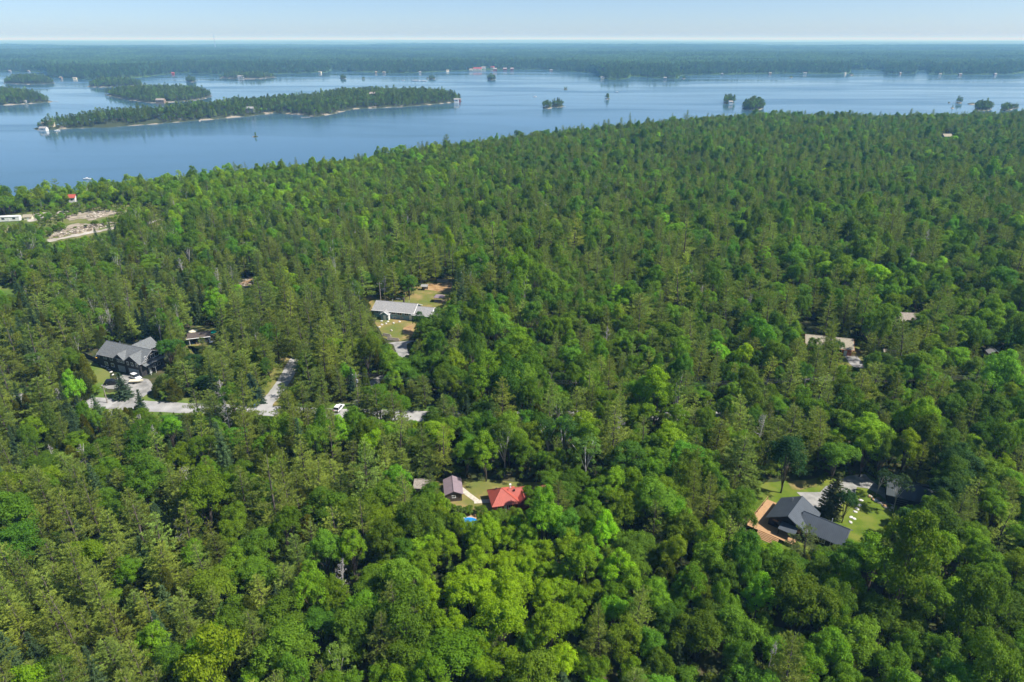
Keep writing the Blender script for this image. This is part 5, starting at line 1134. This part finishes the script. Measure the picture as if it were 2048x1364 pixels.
# trees that the photo shows one by one: species, base pixel, height, radius, tint, phrase
feat = [('spruce', 250, 796, 9.0, 3.1, (.085, .135, .075), 'pale blue-green spruce in the driveway bend before the dark two-storey house'),
    ('maple', 346, 742, 12.5, 4.6, (.075, .185, .022), 'rounded bright green maple beside the dark two-storey house'),
    ('spruce', 300, 690, 15, 2.6, (.030, .062, .036), 'dark narrow spruce behind the dark two-storey house'), ('spruce', 285, 676, 12, 2.4, (.034, .068, .036), 'second dark spruce behind the black-roofed shed'),
    ('spruce', 512, 806, 10.5, 3.5, (.045, .090, .055), 'full blue-green spruce beside the side road junction'),
    ('cedar', 325, 788, 6.2, 3.2, (.115, .160, .030), 'round yellow-green cedar bush at the edge of the pale driveway'),
    ('cedar', 165, 795, 9.0, 4.8, (.085, .110, .022), 'broad olive cedar beside the bright lawn'), ('cedar', 128, 790, 8.5, 4.0, (.09, .11, .022), 'olive cedar next to the road near the bright lawn'),
    ('dead', 447, 812, 9.5, 3.2, (.3, .3, .3), 'bare grey dead pine on the road verge'), ('oak', 395, 760, 9, 5.0, (.048, .11, .024), 'dark round oak across from the cluttered cabin'), ('oak', 420, 790, 7, 4.2, (.05, .115, .024), 'low dark oak beside the road bend'),
    ('pine', 705, 668, 19, 5.0, (.12, .155, .045), 'tall broad pine at the end of the ranch house'), ('pine', 735, 672, 13, 4.0, (.12, .16, .04), 'dark-hearted pine in front of the ranch house corner'),
    ('maple', 818, 592, 9, 3.2, (.10, .215, .018), 'bright green maple behind the ranch house roof'), ('maple', 862, 706, 9.5, 3.6, (.145, .25, .014), 'lime-green maple beside the gravel driveway'), ('maple', 842, 668, 8.5, 3.2, (.055, .125, .024), 'dark maple shading the ranch house garage'), ('maple', 832, 724, 6, 2.4, (.13, .23, .016), 'small lime-green maple at the tip of the gravel driveway'),
    ('maple', 717, 870, 7.5, 3.4, (.13, .235, .014), 'bright lime maple among pines below the road'), ('maple', 428, 882, 8, 3.4, (.11, .225, .016), 'bright green maple among conifers below the road'), ('cedar', 655, 802, 9.5, 4.6, (.11, .125, .024), 'wide olive cedar between the side road and the white car'), ('spruce', 705, 795, 11, 2.2, (.05, .095, .055), 'slim blue-green spruce beside the transformer pole'),
    ('pine', 1606, 1122, 10.5, 4.4, (.125, .165, .045), 'small ragged pine in front of the black-roofed house'), ('spruce', 1656, 1030, 12.5, 3.3, (.105, .125, .042), 'dark brownish spruce beside the gravel driveway'), ('maple', 1683, 1046, 9.5, 2.7, (.055, .13, .03), 'slender maple at the lawn edge of the black-roofed house'),
    ('oak', 1561, 986, 16, 5.4, (.042, .105, .026), 'tall oak with bare trunk behind the black-roofed house'), ('birch', 1786, 1024, 10.5, 2.9, (.055, .10, .030), 'leaning birch with pale trunk before the dark garage'), ('birch', 1751, 992, 8, 2.2, (.045, .09, .026), 'thin young birch at the rock border'), ('oak', 1802, 1080, 8.5, 3.5, (.05, .125, .03), 'round oak at the end of the rock border'),
    ('spruce', 286, 836, 10.0, 2.2, (0.08, 0.13, 0.06), 'slim spruce standing across the mouth of the pale driveway'),
    ('pine', 404, 856, 13.0, 4.4, (0.16, 0.21, 0.036), 'pine on the near verge of the road beside the bare dead pine'),
    ('pine', 440, 862, 12.0, 4.2, (0.15, 0.21, 0.04), 'second pine along the near road verge past the dead pine'),
    ('pine', 478, 858, 11.5, 4.0, (0.165, 0.21, 0.036), 'pine at the near verge just before the road junction'),
    ('pine', 578, 852, 14.0, 4.6, (0.15, 0.205, 0.04), 'tall pine at the corner of the side road junction'),
    ('pine', 612, 856, 15.0, 4.8, (0.165, 0.215, 0.036), 'broad pine on the near verge toward the white car'),
    ('pine', 645, 866, 12.0, 4.2, (0.16, 0.21, 0.036), 'pine on the near verge beside the white car'),
    ('pine', 722, 862, 14.5, 4.6, (0.165, 0.21, 0.036), 'tall pine hiding the road below the transformer pole'),
    ('pine', 758, 868, 15.0, 4.8, (0.155, 0.205, 0.036), 'broad pine hiding the road past the transformer pole'),
    ('pine', 795, 872, 14.0, 4.4, (0.165, 0.215, 0.036), 'pine on the near verge where the road shows again'),
    ('pine', 890, 876, 13.5, 4.4, (0.16, 0.21, 0.04), 'last pine of the row along the near road verge'),
    ('spruce', 120, 850, 12.0, 2.5, (0.08, 0.13, 0.06), 'pointed spruce on the near verge past the broad olive cedar'),
    ('spruce', 170, 856, 11.0, 2.4, (0.08, 0.13, 0.06), 'pointed spruce below the broad olive cedar'),
    ('cedar', 85, 842, 8.0, 3.0, (0.11, 0.15, 0.03), 'olive cedar bush on the near verge of the road'),
    ('pine', 410, 716, 8.5, 2.8, (.15, .20, .04), 'pine in front of the lean-to cabin'), ('oak', 1659, 738, 11.5, 3.6, (.085, .16, .018), 'oak screening the middle of the tan-roofed cottage'), ('pine', 1640, 746, 13.5, 3.4, (.16, .21, .036), 'pine in front of the tan-roofed cottage'), ('oak', 1758, 762, 9, 3.6, (.085, .16, .018), 'oak between the tan-roofed cottage and the small worn cabin'), ('maple', 858, 1030, 8, 3.2, (.11, .21, .014), 'maple in front of the brown wooden shed'), ('pine', 866, 1008, 9, 2.6, (.15, .2, .04), 'slim pine between the brown shed and the mauve-roofed shed'),
    ('maple', 917, 1086, 7.5, 2.7, (.17, .28, .012), 'lime-green maple half hiding the round blue pool'), ('pine', 738, 866, 12.5, 4.0, (.16, .21, .036), 'pine filling the gap below the transformer pole'), ('oak', 872, 878, 10, 3.6, (.09, .17, .016), 'oak at the near verge past the last road gap'), ('pine', 912, 884, 13, 4.2, (.16, .21, .036), 'pine at the near verge beyond the oak'),
    ('oak', 1866, 966, 15, 4.6, (.10, .18, .018), 'tall oak rising behind the dark garage'), ('oak', 1880, 1018, 14, 4.4, (.10, .18, .018), 'oak pressed against the end wall of the dark garage'),
    ('oak', 1622, 738, 10.5, 3.2, (.11, .19, .016), 'oak screening the end of the tan-roofed cottage'),
    ('maple', 1066, 1036, 8.5, 3.2, (.13, .23, .014), 'maple covering the wing of the red-roofed cottage'),
    ('oak', 1893, 1005, 15, 5.6, (.06, .13, .03), 'tall oak shading the roof of the dark garage'), ('oak', 1868, 1040, 12, 4.6, (.058, .125, .03), 'round oak at the corner of the dark garage'),
    ('maple', 1078, 1062, 8.5, 3.8, (.12, .225, .016), 'bright maple leaning over the red-roofed cottage'), ('maple', 1003, 1066, 6.5, 3.0, (.13, .215, .016), 'yellow-green maple in front of the red-roofed cottage'), ('cedar', 1330, 1185, 9, 2.8, (.145, .19, .016), 'yellow-green cedar standing among dark oaks'),
    ('birch', 1125, 935, 15, 3.8, (.075, .17, .030), 'tall birch with white trunk behind the sunlit lawn'), ('birch', 1098, 930, 14, 3.2, (.07, .155, .03), 'slim birch with bare pale stem behind the sunlit lawn'), ('dead', 1236, 905, 12, 3.2, (.3, .3, .3), 'grey dead tree among maples behind the red-roofed cottage'), ('dead', 1098, 795, 9, 2.4, (.3, .3, .3), 'bare grey tree near the transformer pole'), ('dead', 318, 905, 9, 2.2, (.3, .3, .3), 'white bare snag among pines below the road'), ('dead', 690, 1200, 11, 3, (.3, .3, .3), 'bleached dead birch at the edge of the pines'),
    ('maple', 1258, 985, 13, 5.2, (.085, .185, .02), 'large bright maple beyond the small red shed'), ('spruce', 930, 880, 15, 2.8, (.05, .09, .04), 'tall dark spruce at the edge of the pines behind the shed'),
    ('dead', 112, 940, 8, 2, (.3, .3, .3), 'small white snag on the pine slope')]
trees = {s: dict(x=[], y=[], z=[], H=[], R=[], tint=[], phrase=[]) for s in SP}
stem_x, stem_y, stem_r = [], [], []
for (sp, px, py, H, Rr, tn, ph) in feat:
    p = at(px, py, GZ0); d = trees[sp]
    for k_, v_ in (('x', p.x), ('y', p.y), ('z', G(p) - .05), ('H', H), ('R', Rr), ('tint', tn), ('phrase', ph)): d[k_].append(v_)
    stem_x.append(p.x); stem_y.append(p.y); stem_r.append(Rr)

# candidate stems over the near woods
def candidates(cell, y0, y1):
    xs = np.arange(-950, 1350, cell); ys = np.arange(y0, y1, cell * .87)
    X, Y = np.meshgrid(xs, ys); X = X + (np.arange(len(ys)) % 2)[:, None] * cell / 2
    X = (X + rng.uniform(-.42, .42, X.shape) * cell).ravel(); Y = (Y + rng.uniform(-.42, .42, Y.shape) * cell).ravel()
    m = (np.abs(X) < .80 * Y + 34) & (y_shore(X) - Y > 2); return X[m], Y[m]
x1, y1 = candidates(3.0, 66, 330); x2, y2 = candidates(3.5, 330, 620); x3, y3 = candidates(4.3, 620, 1180)
X = np.concatenate([x1, x2, x3]); Y = np.concatenate([y1, y2, y3]); n = len(X)
spi = species_at(X, Y, n)
spi = np.where((lime_at(X, Y) > .45) & (rng.random(n) < .93), 1, spi)
Hm = np.array([13.4, 10.8, 11.2, 11.5, 11, 8.4, 9.5]); Rm = np.array([3.75, 3.15, 3.5, 2.5, 2.1, 2.0, 2.3])
szf = np.exp(rng.normal(size=n) * .22) * (.82 + .42 * vnoise(X / 34, Y / 34, 77))
farf = 1 - .17 * sstep(260, 480, Y)
H_ = Hm[spi] * szf * farf; R_ = farf * Rm[spi] * np.exp(rng.normal(size=n) * .2) * (.55 + .45 * szf)
Z_ = gz(X, Y)
okay = np.ones(n, bool)
fo = np.array(foot)
for (fx, fy, fr_) in foot: okay &= np.hypot(X - fx, Y - fy) > fr_ + .9
# road and drives stay clear
def line_clear(line, w):
    global okay
    ln = [p for p in line]
    for i in range(len(ln) - 1):
        a, c = ln[i], ln[i + 1]; L = (c[0] - a[0]) ** 2 + (c[1] - a[1]) ** 2 + 1e-9
        t = np.clip(((X - a[0]) * (c[0] - a[0]) + (Y - a[1]) * (c[1] - a[1])) / L, 0, 1); okay &= np.hypot(X - a[0] - t * (c[0] - a[0]), Y - a[1] - t * (c[1] - a[1])) > w
line_clear([p for p in road_line if p[0] < -12], 4.6); line_clear([p for p in road_line if p[0] >= -14], 2.6); line_clear(side_line[:30], 4.2)
clr = [tuple(at(a, b_, 10)[:2]) for a, b_ in [(-40, 455), (40, 425), (150, 412), (250, 412), (345, 425), (350, 455), (230, 480), (70, 500), (-20, 490)]]
inclr = inside(clr, X, Y); okay &= ~(inclr & (rng.random(n) < .55)); kk = rng.uniform(.22, .6, n); H_ = np.where(inclr, H_ * kk, H_); R_ = np.where(inclr, R_ * (kk * .9 + .1), R_)
shrink = np.ones(n)
for i, s in enumerate(SP):
    m = np.where(okay & (spi == i))[0]; b1 = blocked(s, X[m], Y[m], Z_[m], H_[m], R_[m])
    for f_ in (.72, .5, .33):
        k = m[b1]
        if not len(k): break
        b2 = blocked(s, X[k], Y[k], Z_[k], H_[k] * f_, R_[k] * (f_ * .8 + .2)); shrink[k] = np.where(b2, shrink[k], f_)
        nb1 = b1.copy(); nb1[b1] = b2; b1 = nb1
    okay[m[b1]] = False
H_ *= shrink; R_ *= shrink * .8 + .2
# room between stems, large trees first
order = np.argsort(-(R_ / Rm[spi] * np.array([1.1, 1, 1, 1.05, 1, .95, 1])[spi] * np.exp(rng.normal(size=n) * .35)))
cellg = {}
def put(x, y, r): cellg.setdefault((int(x // 8), int(y // 8)), []).append((x, y, r))
for a, b_, c in zip(stem_x, stem_y, stem_r): put(a, b_, c)
sel = []
for i in order:
    if not okay[i]: continue
    x, y, r = X[i], Y[i], R_[i]
    if y < 620:
        gx0, gy0 = int(x // 8), int(y // 8); hit = False
        for a in (gx0 - 1, gx0, gx0 + 1):
            for b_ in (gy0 - 1, gy0, gy0 + 1):
                for (qx, qy, qr) in cellg.get((a, b_), ()):
                    if (qx - x) ** 2 + (qy - y) ** 2 < (.53 * (qr + r)) ** 2: hit = True; break
                if hit: break
            if hit: break
        if hit: continue
        put(x, y, r)
    sel.append(i)
sel = np.array(sel)
for i, s in enumerate(SP):
    m = sel[spi[sel] == i]; d = trees[s]
    tn = tints(s, X[m], Y[m])
    d['x'] += list(X[m]); d['y'] += list(Y[m]); d['z'] += list(Z_[m] - .1); d['H'] += list(H_[m]); d['R'] += list(R_[m]); d['tint'] += [tuple(t) for t in tn]; d['phrase'] += [None] * len(m)

# which trees show most: coarse depth picture of the crowns
allt = [(s, k, d['x'][k], d['y'][k], d['z'][k], d['H'][k], d['R'][k]) for s, d in trees.items() for k in range(len(d['x']))]
allt.sort(key=lambda t: t[3]); cov = np.zeros((341, 512), bool); vis = {}
for (s, k, x, y, z, H, Rr) in allt:
    if y > 420: break
    cx, cyy = proj(x, y, z + H * .62); sc = F / (y * cP + (CZ - z) * sP) / 4; rx = max(1, Rr * sc * .9); ry = max(1, (H * .38 * cP + Rr * .4) * sc)
    cx /= 4; cyy /= 4; x0, x1_, y0_, y1_ = int(cx - rx), int(cx + rx) + 1, int(cyy - ry), int(cyy + ry) + 1
    x0 = max(0, x0); y0_ = max(0, y0_); x1_ = min(512, x1_); y1_ = min(341, y1_)
    if x0 >= x1_ or y0_ >= y1_: continue
    yy, xx = np.mgrid[y0_:y1_, x0:x1_]; e = ((xx - cx) / rx) ** 2 + ((yy - cyy) / ry) ** 2 < 1; v = cov[y0_:y1_, x0:x1_]
    vis[(s, k)] = int((e & ~v).sum()); v |= e

landmarks = [('the teal ranch house', *at(800, 635, GZ0)[:2]), ('the dark two-storey house', *at(260, 735, GZ0)[:2]), ('the cluttered cabin', *at(400, 685, GZ0)[:2]), ('the road junction', *at(530, 815, GZ0)[:2]), ('the white car on the road', *at(680, 818, GZ0)[:2]), ('the red-roofed cottage', *at(1015, 1010, GZ0)[:2]), ('the mauve-roofed shed', *at(905, 990, GZ0)[:2]), ('the round blue pool', *at(937, 1056, GZ0)[:2]), ('the black-roofed house', *at(1610, 1040, GZ0)[:2]), ('the dark garage', *at(1810, 1000, GZ0)[:2]), ('the tan-roofed cottage', *at(1660, 700, GZ0)[:2]), ('the brown-roofed cottage', *at(1820, 645, GZ0)[:2]), ('the orange cabin', *at(1988, 715, GZ0)[:2]), ('the first transformer pole', *poles[1][0][:2]), ('the woodland transformer pole', *poles[2][0][:2]), ('the small red shed', *at(1088, 990, GZ0)[:2]), ('the scrubby clearing', *at(180, 460, 10)[:2])]
def tint_word(sp, t):
    g = t[1]; rg_ = t[0] / t[1]
    if sp == 'dead': return 'bare grey'
    if sp == 'spruce': return 'pale blue-green' if g > .15 else 'blue-green'
    if sp in ('pine', 'cedar'): return 'yellow-olive' if rg_ > .83 else 'dark olive' if g < .2 else 'green-olive' if rg_ < .75 else 'olive'
    if g > .30: return 'lime-green'
    if g > .235: return 'bright green'
    if g < .17: return 'dark green'
    return 'mid-green'
sp_word = {'pine': 'white pine', 'maple': 'maple', 'oak': 'oak', 'birch': 'birch', 'spruce': 'spruce', 'cedar': 'cedar', 'dead': 'dead tree'}
def auto_label(sp, x, y, H, t, Rr):
    ds = sorted((math.hypot(x - a, y - b_), nm, a, b_) for nm, a, b_ in landmarks); d, nm, a, b_ = ds[0]
    f_ = H / Hm[SP.index(sp)]; size = 'tall' if f_ > 1.16 else 'small' if f_ < .8 else 'medium'
    q_ = Rr / Rm[SP.index(sp)]; size += ' broad' if q_ > 1.13 else ' slim' if q_ < .9 else ''
    if sp == 'dead': size = size.split()[0]
    if d < 14: rel = 'standing close beside ' + nm
    elif y - b_ > abs(x - a) * .6: rel = ('in woods lakeward of ' if d < 45 else 'in deep forest lakeward of ') + nm
    elif b_ - y > abs(x - a) * .6: rel = ('in woods inland of ' if d < 45 else 'in deep forest inland of ') + nm
    else: rel = 'between ' + nm + ' and ' + ds[1][1].replace('the ', '', 1)
    return f"{size} {tint_word(sp, t)} {sp_word[sp]} {rel}"
LIMIT = {'pine': 300, 'maple': 300, 'oak': 300, 'birch': 60, 'spruce': 130, 'cedar': 200, 'dead': 60}
rp = random.Random(11)
for s, d in trees.items():
    nT = len(d['x']); pr = protos[s]; rank = sorted((k for k in range(nT) if vis.get((s, k), 0) >= 10 or d['phrase'][k]), key=lambda k: (-1e6 if d['phrase'][k] else 0) - vis.get((s, k), 0))
    ind = rank[:LIMIT[s]]; iset = set(ind)
    for k in ind:
        cm, tm, jm, H0, R0 = pr[rp.randrange(len(pr))]; nm = ('dead_tree' if s == 'dead' else s + '_tree')
        o = bpy.data.objects.new(nm, None); C.objects.link(o); o.location = (d['x'][k], d['y'][k], d['z'][k]); o.empty_display_size = .5
        rz_ = rp.uniform(0, 6.283); o.rotation_euler = (rp.gauss(0, .035), rp.gauss(0, .035), rz_); sc = (d['R'][k] / R0, d['R'][k] / R0, d['H'][k] / H0); o.scale = sc
        tag(o, d['phrase'][k] or auto_label(s, d['x'][k], d['y'][k], d['H'][k], d['tint'][k], d['R'][k]), 'tree', {'pine': 'white pines of the forest', 'maple': 'maples of the forest', 'oak': 'oaks of the forest', 'birch': 'birches of the forest', 'spruce': 'spruces of the forest', 'cedar': 'cedars of the forest', 'dead': 'dead trees of the forest'}[s])
        t_ = bpy.data.objects.new('trunk', tm); C.objects.link(t_); t_.parent = o
        if cm:
            c_ = bpy.data.objects.new('crown', cm); C.objects.link(c_); c_.parent = o; c_['tint'] = [float(v) for v in d['tint'][k]]
    rest = [k for k in range(nT) if k not in iset]
    if rest:
        A = lambda key: np.array([d[key][k] for k in rest])
        idx = rng.integers(0, len(pr), len(rest)); H0 = pr[0][3]; R0 = pr[0][4]
        scatter({'pine': 'pine_woods', 'maple': 'maple_woods', 'oak': 'oak_woods', 'birch': 'birch_woods', 'spruce': 'spruce_woods', 'cedar': 'cedar_woods', 'dead': 'dead_woods'}[s], s, np.stack([A('x'), A('y'), A('z')], 1), rng.uniform(0, 6.283, len(rest)), np.stack([A('R') / R0, A('R') / R0, A('H') / H0], 1), A('tint'), idx, 'remaining ' + sp_word[s] + ' mass of the dense mixed forest')
print('TREES', {s: len(d['x']) for s, d in trees.items()})

# undergrowth
ux, uy = candidates(3.4, 70, 330); u2, v2 = candidates(4.5, 330, 560); X = np.concatenate([ux, u2]); Y = np.concatenate([uy, v2]); n = len(X); okay = rng.random(n) < .92
for (fx, fy, fr_) in foot: okay &= np.hypot(X - fx, Y - fy) > fr_ + .2
line_clear([p for p in road_line if p[0] < -12], 3.9); line_clear(side_line, 3.4)
H_ = rng.uniform(1.2, 4.2, n); R_ = H_ * rng.uniform(.5, .75, n); Z_ = gz(X, Y); okay &= ~blocked('round', X, Y, Z_, H_, R_, 1.0)
ic = inside(clr, X, Y) & (rng.random(n) < .5)
Hc = H_ * .6; okay |= ic & ~blocked('round', X, Y, Z_, Hc, R_ * .7, 1.0); H_ = np.where(ic, Hc, H_); R_ = np.where(ic, R_ * .7, R_)
X, Y, Z_, H_, R_ = X[okay], Y[okay], Z_[okay], H_[okay], R_[okay]
tn = np.tile(np.array(base_tint['shrub']), (len(X), 1)) * np.exp(rng.normal(size=(len(X), 1)) * .25) * np.array([1.15, 1, 1])
inx = inside(clr, X, Y)[:, None]; tn = np.where(inx, tn * np.array([1.5, 1.25, 1.2]), tn)
scatter('undergrowth', 'shrub', np.stack([X, Y, Z_ - .1], 1), rng.uniform(0, 6.283, len(X)), np.stack([R_ / 1.7, R_ / 1.7, H_ / 3], 1), tn, rng.integers(0, 3, len(X)), 'leafy undergrowth and shrubs on the forest floor')

# island woods
for ii, (poly, zf, phrase, dens, hm) in enumerate(islands):
    xs = [p[0] for p in poly]; ys = [p[1] for p in poly]; big = (max(xs) - min(xs)) > 80; c = 5.6 if big else 4.2
    gx_, gy_ = np.meshgrid(np.arange(min(xs), max(xs) + c, c), np.arange(min(ys), max(ys) + c, c)); x = (gx_ + rng.uniform(-.45, .45, gx_.shape) * c).ravel(); y = (gy_ + rng.uniform(-.45, .45, gy_.shape) * c).ravel()
    ed = edge_dist(poly, x, y); m = inside(poly, x, y) & (ed > (2.2 if big else .4)) & (rng.random(len(x)) < .92 * dens)
    if big:
        bare = fbm(x / 38., y / 38., 61) + .3 * sstep(30, 5, ed) - .25 * sstep(10, 40, ed); m &= bare < .98
    if hm < .15: m &= False
    x, y = x[m], y[m]; n = len(x)
    if not n: continue
    z = zf(x, y); con = rng.random(n) < .55; s = hm * np.exp(rng.normal(size=n) * .15) * (.76 if big else .78) * (.75 + .3 * sstep(3, 22, ed[m])) 
    for key, mm, t0 in (('pine_lo', con, (.175, .235, .050)), ('oak_lo', ~con, (.125, .215, .028))):
        k = mm.sum()
        if not k: continue
        tn = np.tile(np.array(t0), (k, 1)) * np.exp(rng.normal(size=(k, 1)) * .28); sc = s[mm]; wx = rng.uniform(.8, 1.15, k)
        scatter('island_pines' if key == 'pine_lo' else 'island_oaks', key, np.stack([x[mm], y[mm], z[mm] - .3], 1), rng.uniform(0, 6.28, k), np.stack([sc * wx, sc * wx, sc], 1), tn, rng.integers(0, 3, k), ('conifers' if key == 'pine_lo' else 'broadleaf trees') + ' covering the ' + phrase)
# woods beyond the lake: single trees along the water, stands behind
aa = rng.uniform(-.80, .80, 120000); rb = np.interp(aa, _fang, _frad); rr = rb + rng.uniform(2, 420, len(aa)); x = rr * np.sin(aa); y = rr * np.cos(aa); sd = far_sd(x, y); m = (sd > 5)
keepp = rng.random(len(aa)) < (rr * 420 * 1.6) / (75. * len(aa)) * 1.0
m &= keepp; 
for o in [o for o in C.objects if o.parent is None and (o.name.startswith('shore_cottage') or o.name.startswith('resort_lodge')) and o.location.y > 1900]:
    sz = 26 if o.name.startswith('resort') else 5; ox, oy = o.location.x, o.location.y; m &= ~((np.abs(x - ox) < sz) & (y < oy + 8) & (y > oy - 60))
x, y = x[m], y[m]; z = far_h(x, y); n = len(x); con = rng.random(n) < .5
for key, mm, t0 in (('pine_lo', con, (.135, .195, .045)), ('oak_lo', ~con, (.10, .185, .030))):
    k = mm.sum(); sc = np.exp(rng.normal(size=k) * .2) * .92; tn = np.tile(np.array(t0), (k, 1)) * np.exp(rng.normal(size=(k, 1)) * .2)
    scatter('far_shore_pines' if key == 'pine_lo' else 'far_shore_oaks', key, np.stack([x[mm], y[mm], z[mm] - .4], 1), rng.uniform(0, 6.28, k), np.stack([sc, sc, sc], 1), tn, rng.integers(0, 3, k), ('conifers' if key == 'pine_lo' else 'broadleaf trees') + ' lining the far shore of the lake')
P_ = []
r0 = 2600.
while r0 < 11000:
    st = 82 * (1 + (r0 - 2600) / 14000); na_ = int(1.62 * r0 / st); a = -.81 + 1.62 * (np.arange(na_) + rng.random(na_)) / na_; rr = r0 + rng.uniform(-.4, .4, na_) * st
    P_.append(np.stack([rr * np.sin(a), rr * np.cos(a), np.full(na_, st / 82)], 1)); r0 += st * .9
P_ = np.concatenate(P_); sd = far_sd(P_[:, 0], P_[:, 1]); P_ = P_[sd > 330]; n = len(P_); z = far_h(P_[:, 0], P_[:, 1])
tn = np.tile(np.array([.098, .172, .040]), (n, 1)) * (.62 + .8 * fbm(P_[:, 0:1] / 520., P_[:, 1:2] / 380., 71)) * np.exp(rng.normal(size=(n, 1)) * .10)
scatter('far_woods', 'stand', np.stack([P_[:, 0], P_[:, 1], z - 2.5], 1), rng.integers(0, 4, n) * 1.5708 + rng.uniform(-.3, .3, n), np.stack([P_[:, 2], P_[:, 2], np.full(n, 1.0)], 1), tn, rng.integers(0, 3, n), 'unbroken woods rolling to the horizon beyond the lake')

# ------------------------------------------------------------------ haze
hz = MB().box((0, 30000, 83), (130000, 68000, 174)).build('haze', 'white'); hz.data.materials.clear()
m, nt, out = new_mat('haze_air'); pv = nt.nodes.new('ShaderNodeVolumePrincipled'); pv.inputs['Color'].default_value = (.24, .56, 1, 1); pv.inputs['Absorption Color'].default_value = (1, 1, 1, 1); pv.inputs['Density'].default_value = 1.25e-4; pv.inputs['Anisotropy'].default_value = 0.0
nt.links.new(pv.outputs[0], out.inputs['Volume']); hz.data.materials.append(m); tag(hz, 'thin blue summer haze over the woods and lake', kind='stuff')
